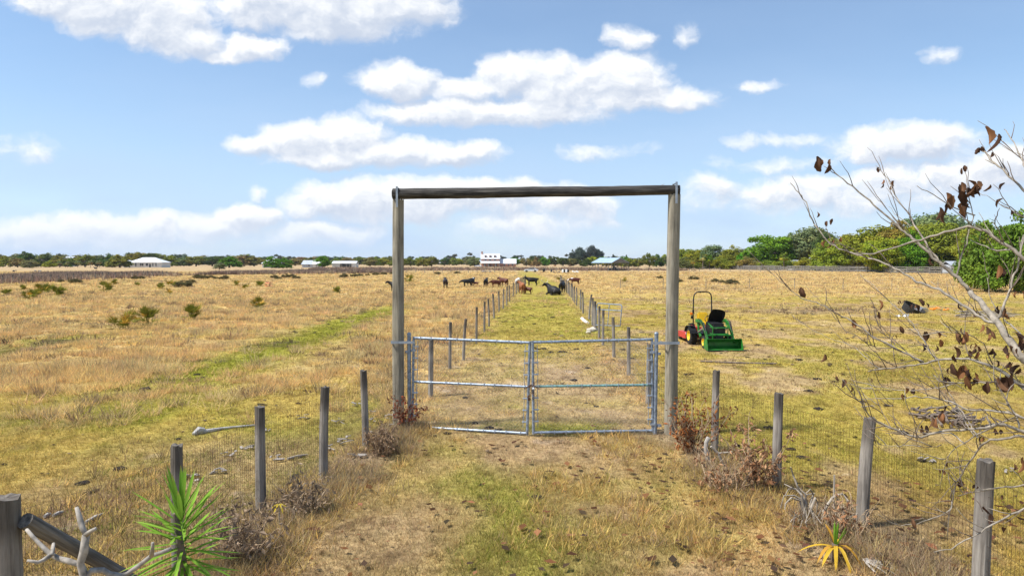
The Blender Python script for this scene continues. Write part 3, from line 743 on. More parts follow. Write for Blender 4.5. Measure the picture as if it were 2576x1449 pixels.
ZP = [(14 + 5.2 * i, 88 - 1.1 * i + random.uniform(-.4, .4), random.uniform(1.2, 1.5), .035) for i in range(9)]
fence('wire_fence', 'thin steel stake fence crossing the right pasture beyond the tractor', ZP, 1.3, .035, [p[:2] for p in ZP], 1.2, 5.2, (.4, .8, 1.2), .004, wmat=M['wiregrey'])

# old board fence in front of the trees on the right
bf = empty('board_fence', (0, 0, 0), 0, 'long weathered board fence in front of the trees on the right', 'fence')
A, B2 = Vector((87, 352, 0)), Vector((126, 158, 0)); nb_ = 44
pp = [A.lerp(B2, (i / nb_) ** .9) for i in range(nb_ + 1)]
for i, p in enumerate(pp):
    mb = MB().box((0, 0, .95), (.28, .28, 2.1)); o = mb.build('post', M['board'], bf); o.location = p
for i in range(nb_):
    p, q = pp[i], pp[i + 1]; mb = MB(); d = (q - p); ang = math.atan2(d.y, d.x)
    for z in (.35, .85, 1.35, 1.8):
        if random.random() < .12: continue
        c_ = (p + q) / 2 + Vector((0, 0, z + random.uniform(-.08, .08)))
        mb.box(c_, (d.length * 1.0, .06, .24), (0, random.uniform(-.012, .012), ang))
    if i < 22:
        for k in range(5):
            c_ = p.lerp(q, (k + .5) / 5) + Vector((0, 0, .85)); mb.box(c_ + Vector((-.15, -.1, 0)), (.35, .05, 1.7 + random.uniform(-.3, .2)), (0, 0, ang))
    mb.build('rail_boards', M['board'], bf)

# ---------------------------------------------------------------- timber gateway
gp = empty('timber_gateway', (0, 0, 0), 0, 'tall timber gateway of two round posts under a blackened cross beam', 'gateway')
YL, YR = 13.55, 12.95
def gate_post(pt, pb, d, r, seed):
    t, b_ = P(*pt, d), P(*pb, d)
    o = link('post', post_mesh(t.z, r, seed, M['portal'], taper=.09, n=24, lean=((t.x - b_.x) / t.z, 0)), gp)
    o.location = (b_.x, d, 0); return t
tl = gate_post((1002.5, 503), (1002.5, 1078), YL, .118, 3)
tr = gate_post((1696, 489), (1686.5, 1098), YR, .124, 8)
bl, br = P(989, 488.5, YL - .05), P(1710, 478.5, YR - .05)
mb = MB(); K = 26
pts = [Vector((0, 0, 0)).lerp(Vector(((br - bl).length, 0, 0)), i / K) + Vector((0, random.uniform(-.003, .003), random.uniform(-.003, .003) + .004 * math.sin(i * .6))) for i in range(K + 1)]
rad = [.108 - .016 * (i / K) + random.uniform(-.0015, .0015) for i in range(K + 1)]
mb.tube(pts, rad, 20, jit=.02)
bm_ = mb.build('cross_beam', M['beam'], gp); bm_.location = bl
bm_.rotation_euler = (br - bl).to_track_quat('X', 'Z').to_euler()
def strap(c, d):
    mb = MB(); mb.box(c + Vector((0, -.125, -.06)), (.04, .006, .40)); mb.box(c + Vector((0, 0, .118)), (.04, .25, .006)); mb.box(c + Vector((0, .13, -.05)), (.04, .006, .36))
    mb.build('metal_strap', M['galvdull'], gp)
strap(P(1001, 489, YL - .05), YL); strap(P(1698, 478.5, YR - .05), YR)
# a splinter and the stub that sticks up beside the right post
MB().tube([P(1660, 468, YR), P(1672, 463, YR)], [.006, .003], 5).build('splinter', M['palewood'], gp)

# ---------------------------------------------------------------- chain link gates
def gate_stake(name, label, xt, yt, yb, d, tim):
    root = empty('steel_gate_post', (0, 0, 0), 0, label, 'gate post', 'steel posts that carry the chain link gates')
    a, b_ = P(xt, yt, d), P(xt + (-4 if tim > xt else 1), yb, d)
    MB().tube([b_ - Vector((0, 0, .1)), a], .038, 14).build('pipe', M['galv'], root)
    MB().lathe([(.042, 0), (.042, .03), (.03, .05), (.005, .06)], 12, c=a - Vector((0, 0, .02))).build('cap', M['galv'], root)
    c = P(xt, 859.5 if tim < xt else 861, d); t = P(tim, 859.5 if tim < xt else 861, d)
    mb = MB(); sg = 1 if tim > xt else -1
    mb.box(((c.x + t.x) / 2, d - .13, c.z), (abs(t.x - c.x) + .26, .008, .05))
    mb.box((t.x + sg * .13, d - .02, c.z), (.008, .22, .05)); mb.box(((c.x + t.x) / 2 - sg * .07, d - .06, c.z), (.008, .14, .05))
    mb.build('bracket', M['galvdull'], root)
    return root
gate_stake('l', 'steel gate post strapped to the left timber post', 1029, 841, 1076, YL, 1003)
gate_stake('r', 'steel gate post strapped to the right timber post', 1651.5, 840, 1083, YR, 1688)

def chain_gate(label, tl, tr_, mr_l, mr_r, bl_, br_, dl, dr, hinge_left):
    """Leaf: outer frame, middle rail, upright strap with ties, wire fabric and two hinges."""
    root = empty('chain_link_gate', (0, 0, 0), 0, label, 'gate', 'pair of chain link gate leaves')
    a, b_, c, d = P(*tl, dl), P(*tr_, dr), P(*br_, dr), P(*bl_, dl)
    r = .026
    MB().tube([a, b_], r, 12).build('top_rail', M['galv'], root)
    MB().tube([d, c], r, 12).build('bottom_rail', M['galv'], root)
    MB().tube([P(*mr_l, dl), P(*mr_r, dr)], r * .9, 12).build('middle_rail', M['galv' if hinge_left else 'galvgreen'], root)
    MB().tube([a + Vector((0, 0, r)), d - Vector((0, 0, r))], r, 12).build('side_rail', M['galv'], root)
    MB().tube([b_ + Vector((0, 0, r)), c - Vector((0, 0, r))], r, 12).build('side_rail', M['galv'], root)
    for (p, q, s) in ((a, d, 1), (b_, c, -1)):
        mb = MB(); t = (b_ - a).normalized() * (.085 * s)
        p2, q2 = p.lerp(q, .03) + t, q.lerp(p, .06) + t
        mb.tube([p2, p2.lerp(q2, .33) + t * .12, p2.lerp(q2, .66) - t * .1, q2], .007, 6)
        for k in range(7):
            m_ = p2.lerp(q2, (k + .5) / 7); mb.box(m_ - t * .5, (.12, .06, .018), (0, 0, .1))
        mb.build('tension_bar', M['galvdull'], root)
    # wire fabric: diagonals both ways
    vs, fs = [], []
    W_ = (b_ - a).length; n = int(W_ / .065)
    def pt(u, v): return (a.lerp(b_, u)).lerp(d.lerp(c, u), v)
    Hh = (a - d).length; step = Hh / .065
    rr_ = .0011
    def seg(p, q):
        t = (q - p).normalized(); u_ = t.cross(Vector((0, 1, 0))).normalized() * rr_; w_ = Vector((0, rr_, 0)); n0 = len(vs)
        for e in (p, q): vs.extend([e + u_, e - u_ * .5 + w_, e - u_ * .5 - w_])
        for k in range(3): fs.append((n0 + k, n0 + (k + 1) % 3, n0 + 3 + (k + 1) % 3, n0 + 3 + k))
    for s in (1, -1):
        for i in range(-int(step), n + 1):
            u0, u1 = (i / n, (i + step) / n); v0, v1 = 0.0, 1.0
            if u0 < 0: v0 = -u0 / (u1 - u0); u0 = 0
            if u1 > 1: v1 = v0 + (1 - u0) / (step / n) * 1.0; u1 = 1
            v1 = min(v1, 1)
            if v1 - v0 < .02: continue
            seg(pt(u0, v0 if s > 0 else 1 - v0), pt(u1, v1 if s > 0 else 1 - v1))
    me = bpy.data.meshes.new('wire_fabric'); me.from_pydata([tuple(v) for v in vs], [], fs); me.materials.append(M['wiregrey']); link('wire_fabric', me, root)
    # small tie clips along the rails
    cl_ = MB().box((0, 0, 0), (.012, .06, .062)).mesh('tie_clip', M['galvdull'])
    for k in range(9):
        for (p, q) in ((a, b_), (d, c), (P(*mr_l, dl), P(*mr_r, dr))):
            link('tie_clip', cl_, root).location = p.lerp(q, (k + .5) / 9 + random.uniform(-.02, .02))
    for v in (.14, .93):
        p = (a if hinge_left else b_).lerp(d if hinge_left else c, v); s = -1 if hinge_left else 1
        mb = MB(); mb.box(p, (.09, .075, .05), bev=.01); mb.tube([p, p + Vector((s * .10, .01, -.03))], .017, 8); mb.lathe([(.05, -.02), (.05, .02)], 12, c=p + Vector((s * .125, .02, -.03)))
        mb.build('hinge', M['galvdull'], root)
    return root
chain_gate('left chain link gate leaf with blue grey rails and torn wire', (1041, 850), (1333, 862), (1041, 960), (1333, 973), (1037, 1073), (1326, 1090), YL, 12.88, True)
chain_gate('right chain link gate leaf with green flecked middle rail', (1340, 861), (1640, 854), (1341, 972), (1640, 968), (1342, 1088), (1642, 1083), 12.85, YR, False)
ch = empty('gate_chain', (0, 0, 0), 0, 'rusty chain wrapped round the meeting rails of the two gate leaves', 'chain')
c0 = P(1335, 976, 12.8); mb = MB()
for k in range(11):
    th = k * .9; p = c0 + Vector((random.uniform(-.06, .09), random.uniform(-.05, .02), .09 - k * .028))
    mb.tube([p + Vector((.016 * math.cos(q), .01 * math.sin(q + th), .022 * math.sin(q))) for q in np.linspace(0, 2 * PI, 9)], .006, 6, False)
for k in range(9):
    q0 = c0 + Vector((-.10 + .03 * k, -.05, .05 - .006 * (k - 4) ** 2 * .5)); mb.tube([q0 + Vector((.018 * math.cos(q), 0, .012 * math.sin(q))) for q in np.linspace(0, 2 * PI, 8)], .005, 6, False)
mb.build('chain_links', M['rustchain'], ch)
mb = MB(); mb.box(c0 + Vector((-.03, -.06, -.20)), (.06, .03, .055), bev=.01)
mb.tube([c0 + Vector((-.03 + .022 * math.cos(q), -.06, -.17 + .04 * math.sin(q))) for q in np.linspace(0, PI, 8)], .006, 6)
mb.build('padlock', M['rustchain'], ch)
MB().lathe([(.02, 0), (.025, .02), (.01, .05)], 10, c=c0 + Vector((.05, -.04, -.02))).build('white_tag', M['pvc'], ch)

# small open pipe gate in the right lane fence
pg = empty('pipe_gate', (0, 0, 0), 0, 'small open pipe gate with wire infill standing out from the right lane fence', 'gate')
d0, d1 = 30.6, 29.2
a, b_, c, d = P(1502, 763, d0), P(1565, 767, d1), P(1560, 820, d1), P(1499, 818, d0)
mb = MB()
def rnd(p, q, s, k=.12): return [p.lerp(q, k), p, p.lerp(s, k)]
mb.tube([a.lerp(d, .1), a.lerp(d, .03).lerp(b_, .02), a.lerp(b_, .06), a.lerp(b_, .94), b_.lerp(a, .02).lerp(c, .03), b_.lerp(c, .1), c, d, a.lerp(d, .1)], .025, 8)
mb.build('pipe_frame', M['galv'], pg)
MB().tube([a.lerp(d, .28), b_.lerp(c, .28)], .024, 8).build('cross_pipe', M['galv'], pg)
MB().tube([a.lerp(b_, .5), d.lerp(c, .5)], .018, 8).build('upright_pipe', M['galv'], pg)
mb = MB()
for k in range(1, 12): mb.tube([a.lerp(b_, k / 12).lerp(d.lerp(c, k / 12), .3), d.lerp(c, k / 12)], .0025, 3)
for k in range(1, 8): mb.tube([a.lerp(d, .3 + .7 * k / 8), b_.lerp(c, .3 + .7 * k / 8)], .0025, 3)
mb.build('wire_infill', M['wiregrey'], pg)

# ---------------------------------------------------------------- odds and ends lying about
def lie(name, label, cat, pts, rad, mat, n=8, jit=.05, group=None):
    p0 = Vector(pts[0]); o = MB().tube([Vector(p) - p0 for p in pts], rad, n, jit=jit).build(name, mat); o.location = p0
    return tag(o, label, cat, group)
def gpt(x, y, z=.03): q = G(x, y); q.z = gz(q.x, q.y) + z; return q
M['flake'] = simple('bleached bark', (.30, .265, .23), .9, 0, .35, 14)
M['whitewood'] = simple('white weathered log', (.46, .44, .41), .85, 0, .22, 9, .2, .4)
lg = empty('palm_log', (0, 0, 0), 0, 'bleached dead branch with a broad flared end lying behind the left fence', 'log')
q = [gpt(*p) for p in ((486, 1094), (500, 1090), (515, 1088), (560, 1081), (640, 1071))]
MB().tube([q[1], q[2], q[3], q[4]], [.055, .045, .026, .018], 9, jit=.08).build('stem', M['whitewood'], lg)
MB().tube([q[0] + Vector((0, 0, -.01)), q[1] + Vector((0, 0, .04)), q[2] + Vector((0, 0, .03))], [.035, .075, .045], 9, jit=.16).build('flared_base', M['whitewood'], lg)
lie('fence_rail', 'long thin pole lying on the grass in front of the tractor', 'pole', [gpt(1762, 912), gpt(1860, 916), gpt(1955, 918.5)], [.025, .03, .028], M['barkdark'])
lie('plastic_pipe', 'white plastic pipe lying in the lane near the pipe gate', 'pipe', [gpt(1464, 803), gpt(1470, 808), gpt(1478, 814)], .09, M['pvc'], 8, 0)
for k, (x, y, s, lb) in enumerate(((1487, 835, .20, 'largest pale limestone lump beside the right lane fence'), (1494, 833, .24, 'upper pale limestone lump against a lane post'), (1480, 840, .13, 'small pale limestone lump nearest the lane grass'))):
    bm = bmesh.new(); bmesh.ops.create_icosphere(bm, subdivisions=3, radius=s)
    for v in bm.verts:
        n_ = float(vnoise(v.co.x * 6 + k * 9, v.co.y * 6 + v.co.z * 5, 3)); v.co *= .7 + .55 * n_; v.co.z *= .55
    me = bpy.data.meshes.new('stone'); bm.to_mesh(me); bm.free(); me.materials.append(M['stone']); o = link('stone', me); o.location = gpt(x, y, .05); tag(o, lb, 'stone', 'limestone lumps by the lane')
sticks = [((134, 1303), (160, 1292), 'pale flat stick lying behind the leaning brace rail'), ((215, 1322), (262, 1300), 'grey forked stick on the ground left of the spiky plant'), ((723, 1160), (775, 1148), 'dark stick lying between two left fence posts'), ((112, 1305), (128, 1298), 'short pale chip near the corner post')]
for (a1, b1, lb) in sticks:
    lie('stick', lb, 'stick', [gpt(*a1), gpt((a1[0] + b1[0]) / 2, (a1[1] + b1[1]) / 2 - 1), gpt(*b1)], [.02, .028, .015], M['palewood'] if 'dark' not in lb else M['greytwig'], 7)
# bleached bark flakes behind the left fence
fl = [(862,1108),(935,1062),(868,1118),(762,1050),(982,1054),(945,1096),(1000,1078),(840,1132),(820,1077),(958,1094),(905,1150),(700,1160),(570,1150),(545,1195),(620,1130),(850,1060),(895,1020),(930,1042),(1010,1055),(2540,1190),(2330,1165),(2185,1025),(480,1208),(660,1085)]
for i, (x, y) in enumerate(fl):
    mb = MB(); rr = random.Random(i)
    for k in range(5):
        mb.box((rr.uniform(-.13, .13), rr.uniform(-.08, .08), .02 + .015 * k), (rr.uniform(.05, .15), rr.uniform(.02, .06), .012), (rr.uniform(-.3, .3), rr.uniform(-.3, .3), rr.uniform(0, 3)))
    o = mb.build('bark_flakes', M['flake']); o.location = gpt(x, y, 0); tag(o, 'little heap of bleached bark flakes on the dry ground', 'bark', 'bleached bark flakes behind the fences')

# dung pats
dm = []
for k in range(6):
    rr = random.Random(k + 40); bm = bmesh.new(); bmesh.ops.create_icosphere(bm, subdivisions=3, radius=1)
    for v in bm.verts:
        q_ = .65 + .6 * float(vnoise(v.co.x * 2.2 + k * 7, v.co.y * 2.2 + v.co.z, k)); v.co.x *= q_; v.co.y *= q_ * (.7 + .1 * k % 3); v.co.z = v.co.z * .34 * q_ + .2 * float(vnoise(v.co.x * 5, v.co.y * 5, k + 3))
    me = bpy.data.meshes.new('dung_pat'); bm.to_mesh(me); bm.free(); me.materials.append(M['dung']); dm.append(me)
dp = [(1444,956,.24),(1344,816,.3),(1352,879,.2),(1368,878,.3),(1450,877,.28),(1413,886,.3),(1307,866,.3),(1385,887,.3),(1476,1011,.16),(1348,1250,.14),(1358,1252,.14),(1370,1200,.12),(1210,1220,.12),
      (1290,793,.25),(1318,799,.25),(1390,800,.3),(1345,770,.25),(1370,773,.25),(1430,793,.2),(1383,772,.22),(1265,810,.2),(1288,824,.22),(1334,793,.2),
      (205,1220,.16),(215,1216,.13),(222,1243,.18),(238,1238,.15),(300,1183,.2),(448,1104,.16),(497,942,.2),(510,948,.16),(792,838,.3),(745,838,.28),(365,980,.3),(425,905,.25),(655,1020,.15),(628,975,.16),
      (1905,870,.25),(1850,863,.25),(2010,905,.3),(2055,953,.28),(2035,985,.22),(2100,960,.2),(2170,1010,.25),(1990,1130,.2),(2015,1150,.2),(1935,1078,.2),(2060,1030,.22),(2230,1020,.2),(1880,900,.22),(1925,905,.2),(1785,848,.2),(2320,1160,.15),(2270,1090,.2),(2480,1075,.25),(1590,902,.25),(1567,880,.22),
      (1170,1000,.2),(1193,1066,.18),(1230,1077,.2),(1255,1082,.18),(1125,1090,.18),(1275,970,.2),(1480,925,.2),(1500,1020,.15),(1730,940,.2),(1770,985,.2)]
for i, (x, y, s) in enumerate(dp):
    o = link('dung_pat', dm[i % 6]); o.location = gpt(x, y, 0); rr = random.Random(i); s *= rr.uniform(.7, 1.0) * .8
    s *= .72; o.scale = (s, s, s * .8); o.rotation_euler = (0, 0, rr.uniform(0, 6.3)); tag(o, 'dark dry cow pat lying on the grass', 'dung', 'dry cow pats scattered over the pasture')
# ---------------------------------------------------------------- compact tractor with loader and red mower
base = G(1814, 884)
tr0 = empty('compact_tractor', (base.x + .06, base.y + 2.15, 0), math.radians(3), 'small green tractor with raised black hood, front loader and red rear mower', 'tractor')
def tp(name, mb, mat, parent=None, smooth=False): return mb.build(name, M[mat], parent or tr0, smooth)
# bucket: open scoop facing the camera
mb = MB(); y0 = -2.15
prof = [(y0, .03), (y0 + .38, .05), (y0 + .50, .14), (y0 + .50, .30), (y0 + .40, .42), (y0 + .16, .45)]
th = .015
outer = [(a, b_) for a, b_ in prof]; inner = [(a - .004, b_ + .02) for a, b_ in prof[:2]] + [(y0 + .48, .15), (y0 + .48, .29), (y0 + .39, .40), (y0 + .16, .43)]
mb.prism(outer + inner[::-1], -.66, .66)
bk = tp('bucket', mb, 'green')
for s in (-1, 1):
    mb = MB(); mb.prism([(y0, .03), (y0 + .38, .05), (y0 + .5, .14), (y0 + .5, .30), (y0 + .40, .42), (y0 + .16, .45), (y0 + .04, .20)], s * .665 - .008, s * .665 + .008); tp('side_plate', mb, 'green', bk)
MB().box((0, y0 - .04, .03), (1.40, .12, .025)).build('cutting_edge', M['black'], bk)
def sweep(pts, w, h):
    mb = MB()
    for a, b_ in zip(pts[:-1], pts[1:]):
        a, b_ = Vector(a), Vector(b_); d = b_ - a
        mb.box((a + b_) / 2, (w, d.length + h * .55, h), (math.atan2(d.z, math.hypot(d.x, d.y)) * (1 if d.y > 0 else -1), 0, 0), bev=.02)
    return mb
for s in (-1, 1):
    x = s * .50
    arm = tp('loader_arm', sweep([(x, -.25, .98), (x, -.75, 1.02), (x, -1.10, .90), (x, -1.45, .55), (x, -1.66, .26)], .065, .14), 'green')
    MB().tube([(x - s * .02, -.45, .55), (x - s * .02, -1.12, .80)], .028, 8).build('cylinder', M['steel'], arm)
    MB().tube([(x + s * .0, -1.15, .98), (x, -1.60, .42)], .022, 8).build('bucket_cylinder', M['black'], arm)
    tp('loader_mast', sweep([(x * .9, -.32, 1.0), (x * .9, -.42, .60), (x * .86, -.62, .40)], .07, .13), 'green')
tp('cross_tube', MB().tube([(-.5, -1.45, .52), (.5, -1.45, .52)], .035, 10), 'green')
for s in (-1, 1):
    hs = MB()
    for k in range(2): hs.tube([(s * (.40 - .05 * k), -.40, .80), (s * (.52 + .04 * k), -.70, 1.06 + .05 * k), (s * (.55 + .03 * k), -1.1, .99), (s * .53, -1.42, .66), (s * (.46 + .05 * k), -1.60, .42)], .011, 6)
    tp('hydraulic_hose', hs, 'black')
# frame and engine
tp('chassis', MB().box((0, -.5, .42), (.34, 2.0, .26), bev=.03), 'black')
en = tp('engine_cowl', MB().box((0, -1.02, .70), (.50, .86, .42), bev=.05).box((0, -1.0, .93), (.46, .70, .06), bev=.02), 'black')
MB().box((-.03, -1.462, .76), (.30, .012, .20)).box((-.12, -1.468, .80), (.12, .006, .06)).build('grille', M['rubber'], en)
MB().box((-.13, -1.475, .80), (.10, .006, .035)).build('white_label', M['pvc'], en)
gd = MB()
for z in (.82, .58, .36): gd.tube([(-.30, -1.30, z), (-.30, -1.55, z), (-.26, -1.60, z), (.26, -1.60, z), (.30, -1.55, z), (.30, -1.30, z)], .02, 8)
for x in (-.29, .29): gd.tube([(x, -1.56, .30), (x, -1.57, .84)], .02, 8)
gd.tube([(-.29, -1.56, .84), (-.34, -1.2, .95)], .02, 8); gd.tube([(.29, -1.56, .84), (.34, -1.2, .95)], .02, 8)
tp('grille_guard', gd, 'green')
# raised hood: a shallow shell hinged at the dash
bm = bmesh.new(); nu, nv_ = 9, 8; grid = []
for i in range(nv_):
    t = i / (nv_ - 1); wdt = .23 + .08 * math.sin(min(t * 1.5, 1) * PI / 2) - .05 * t ** 6; row = []
    for k in range(nu):
        u = k / (nu - 1) * 2 - 1
        row.append(bm.verts.new((u * wdt + .10 * t, -.58 - .27 * t + .10 * (1 - abs(u) ** 3), .88 + .62 * t - .06 * abs(u) ** 4 * t - .03 * u * t)))
    grid.append(row)
for i in range(nv_ - 1):
    for k in range(nu - 1): bm.faces.new((grid[i][k], grid[i][k + 1], grid[i + 1][k + 1], grid[i + 1][k]))
bmesh.ops.solidify(bm, geom=bm.faces[:], thickness=.02)
me = bpy.data.meshes.new('hood'); bm.to_mesh(me); bm.free(); me.materials.append(M['black']); hd = link('hood', me, tr0)
hd.rotation_euler = (0, 0, math.radians(-4)); hd.location = (.16, .05, -.04)
# operator station
st = tp('seat', MB().box((-.04, .13, .82), (.46, .42, .12), bev=.05), 'yellow')
MB().box((-.04, .36, 1.04), (.46, .12, .46), (-.12, 0, 0), bev=.055).build('backrest', M['yellow'], st)
for s in (-1, 1): MB().box((-.04 + s * .27, .16, .95), (.05, .25, .04), bev=.015).build('armrest', M['black'], st)
sw = tp('steering_wheel', MB().tube([(.17 * math.cos(q), -.32 + .06 * math.sin(q), 1.02 + .15 * math.sin(q)) for q in np.linspace(0, 2 * PI, 17)], .014, 6, False), 'black')
MB().tube([(0, -.5, .85), (0, -.32, 1.02)], .025, 8).build('column', M['black'], sw)
tp('dashboard', MB().box((0, -.56, .88), (.40, .16, .22), bev=.04), 'black')
tp('platform', MB().box((0, -.15, .48), (.86, .62, .04), bev=.01), 'black')
for s in (-1, 1):
    fd = MB(); R_ = .40
    pts = [(.22 + R_ * math.cos(q), .36 + R_ * math.sin(q)) for q in np.linspace(.3, PI * .92, 9)]; pin = [(.22 + (R_ - .03) * math.cos(q), .36 + (R_ - .03) * math.sin(q)) for q in np.linspace(.3, PI * .92, 9)]
    fd.prism(pts + pin[::-1], s * .58 - .14, s * .58 + .14); fn = tp('fender', fd, 'black' )
    MB().box((s * .60, .05, .82), (.22, .26, .05), bev=.02).build('fender_tray', M['black'], fn)
# roll bar
rb = tp('roll_bar', MB().tube([(-.375, .48, .62), (-.385, .50, 1.20), (-.37, .50, 1.84), (-.345, .50, 1.98), (-.27, .50, 2.06), (-.16, .50, 2.09), (.16, .50, 2.09), (.27, .50, 2.06), (.345, .50, 1.98), (.37, .50, 1.84), (.385, .50, 1.20), (.375, .48, .62)], .026, 10), 'black')
for s in (-1, 1): MB().box((s * .385, .49, 1.30), (.06, .10, .12), bev=.01).tube([(s * .385 - .06, .46, 1.22), (s * .385 + .06, .46, 1.22)], .012, 6).build('fold_hinge', M['black'], rb)
wl = tp('warning_lamp', MB().box((-.47, .46, 1.20), (.13, .07, .12), bev=.03), 'amber')
MB().box((-.44, .46, 1.06), (.10, .08, .12), bev=.02).build('lamp_bracket', M['black'], wl)
# wheels
def wheel(x, y, r, w_, s):
    t_ = MB(); t_.lathe([(r * .58, -w_ / 2), (r * .9, -w_ / 2), (r, -w_ * .32), (r, w_ * .32), (r * .9, w_ / 2), (r * .58, w_ / 2), (r * .56, 0), (r * .58, -w_ / 2)], 28, 'x', caps=False)
    for k in range(18):
        q = 2 * PI * k / 18
        for e in (-1, 1): t_.box((e * w_ * .22, r * 1.0 * math.cos(q + e * .09), r * 1.0 * math.sin(q + e * .09)), (w_ * .5, r * .10, r * .12), (q + e * .09, 0, 0))
    o = t_.build('wheel', M['rubber'], tr0); o.location = (x, y, r * 1.03)
    rm = MB(); rm.lathe([(r * .18, s * w_ * .22), (r * .40, s * w_ * .30), (r * .55, s * w_ * .50), (r * .60, s * w_ * .53), (r * .60, s * w_ * .40), (r * .57, -s * w_ * .3)], 22, 'x'); rm.build('rim', M['yellow'], o)
    h_ = MB(); h_.lathe([(r * .2, s * w_ * .11), (r * .16, s * w_ * .24)], 12, 'x'); h_.build('hub', M['black'], o)
for s in (-1, 1): wheel(s * .52, .22, .335, .27, s); wheel(s * .44, -1.20, .235, .20, s)
# rear mower
mw = empty('rear_mower', (0, 0, 0)); mw.parent = tr0
mo = MB(); mo.prism([(.75, .16), (.75, .34), (1.0, .40), (1.75, .40), (1.95, .30), (1.95, .16)], -.61, .60)
tp('mower', mo, 'red')
bpy.data.objects.remove(mw)
m_ = [o for o in tr0.children if o.name.startswith('mower')][0]
MB().box((-.005, .72, .37), (1.22, .06, .04)).build('deck_lip', M['whitecar'], m_)
MB().box((.0, 1.15, .50), (.34, .40, .22), bev=.04).tube([(-.28, .62, .72), (-.32, 1.1, .60), (-.25, 1.7, .40)], .04, 8).tube([(.28, .62, .72), (.3, 1.1, .60), (.25, 1.7, .40)], .04, 8).tube([(-.5, .7, .44), (-.22, 1.2, .66)], .035, 8).build('hitch_frame', M['red'], m_)
for s in (-1, 1):
    w2 = MB().lathe([(.05, -.05), (.15, -.05), (.16, 0), (.15, .05), (.05, .05)], 16, 'x').build('gauge_wheel', M['rubber'], m_); w2.location = (s * .45, 1.98, .16)
tp('lift_link', MB().tube([(-.3, .35, .45), (-.32, .8, .40)], .025, 8).tube([(.3, .35, .45), (.32, .8, .40)], .025, 8), 'black')

# ---------------------------------------------------------------- cattle
def skin_mesh(name, chains, sub=1):
    """Grows one continuous skin over chains of (point, radius x, radius y); chains share points by index name."""
    me = bpy.data.meshes.new(name); vs, es, rad = [], [], []
    ids = {}
    for ch_ in chains:
        prev = None
        for nm, p, r in ch_:
            if nm in ids: i = ids[nm]
            else:
                i = len(vs); vs.append(p); rad.append(r)
                if nm: ids[nm] = i
            if prev is not None: es.append((prev, i))
            prev = i
    me.from_pydata(vs, es, [])
    o = bpy.data.objects.new('tmp', me); COL.objects.link(o)
    md = o.modifiers.new('skin', 'SKIN'); md.use_smooth_shade = True
    sk = me.skin_vertices[0].data
    for i, r in enumerate(rad): sk[i].radius = r if hasattr(r, '__len__') else (r, r)
    sk[0].use_root = True
    sb = o.modifiers.new('sub', 'SUBSURF'); sb.levels = sub; sb.render_levels = sub
    dg = bpy.context.evaluated_depsgraph_get()
    res = bpy.data.meshes.new_from_object(o.evaluated_get(dg)); res.name = name
    bpy.data.objects.remove(o)
    return res

def cow_mesh(name, pose='stand', headz=0.0, heady=0.0, thin=1.0):
    """Head towards +X, hooves on z=0. About 1.25 m at the withers."""
    b_ = .30 * thin
    if pose == 'lie':
        spine = [('rump', (-.55, 0, .42), (.30, .30)), ('loin', (-.25, 0, .46), (.36, .38)), ('chest', (.28, 0, .50), (.32, .40)), ('sh', (.50, 0, .62), (.24, .30)), ('neck', (.72, 0, .86), (.16, .20)), ('poll', (.90, heady, 1.02), (.13, .14)), ('face', (1.07, heady * 1.6, .92), (.09, .10)), ('muz', (1.20, heady * 2, .80), (.075, .075))]
        legs = [[('chest', 0, 0), (None, (.42, .26, .20), .10), (None, (.70, .30, .10), .06), (None, (.45, .36, .05), .05)], [('chest', 0, 0), (None, (.42, -.26, .20), .10), (None, (.66, -.32, .10), .06), (None, (.46, -.38, .05), .05)],
                [('rump', 0, 0), (None, (-.40, .36, .22), .15), (None, (-.02, .46, .12), .08), (None, (-.34, .52, .05), .05)], [('rump', 0, 0), (None, (-.40, -.36, .22), .15), (None, (-.05, -.46, .12), .08), (None, (-.36, -.52, .05), .05)]]
        tail = [('rump', 0, 0), (None, (-.84, .02, .46), .05), (None, (-.98, .06, .22), .03), (None, (-1.1, .14, .05), .03)]
    else:
        spine = [('rump', (-.66, 0, .96), (.25, .25)), ('loin', (-.30, 0, .90), (b_, .33)), ('belly', (.08, 0, .86), (b_ * 1.08, .36)), ('chest', (.42, 0, .88), (.26, .34)), ('sh', (.60, 0, 1.00), (.20, .26)),
                 ('neck', (.84, heady * .4, 1.12 + headz * .5), (.12, .18)), ('poll', (1.04, heady, 1.26 + headz), (.11, .12)), ('face', (1.20, heady * 1.4, 1.12 + headz), (.085, .10)), ('muz', (1.33, heady * 1.7, .99 + headz), (.07, .072))]
        legs = []
        for s in (-1, 1):
            k = .05 * s
            legs.append([('chest', 0, 0), (None, (.46, .17 * s, .66), .12), (None, (.47 + k, .17 * s, .38), .062), (None, (.45 + k, .17 * s, .14), .042), (None, (.49 + k, .17 * s, .02), .055)])
            legs.append([('rump', 0, 0), (None, (-.58, .18 * s, .70), (.13, .17)), (None, (-.50 - k, .18 * s, .52), .10), (None, (-.66 - k, .18 * s, .36), .060), (None, (-.62 - k, .18 * s, .14), .042), (None, (-.58 - k, .18 * s, .02), .055)])
        tail = [('rump', 0, 0), (None, (-.90, 0, 1.04), .045), (None, (-.97, .02, .72), .024), (None, (-.96, .03, .42), .045), (None, (-.95, .03, .33), .02)]
    ears = [[('poll', 0, 0), (None, (spine[-3][1][0] - .03, heady + .2 * s, spine[-3][1][2] + .0), (.05, .03)), (None, (spine[-3][1][0] - .05, heady + .28 * s, spine[-3][1][2] - .03), (.03, .02))] for s in (-1, 1)]
    me = skin_mesh(name, [spine] + legs + [tail] + ears)
    me['poll'] = spine[-3][1]
    return me

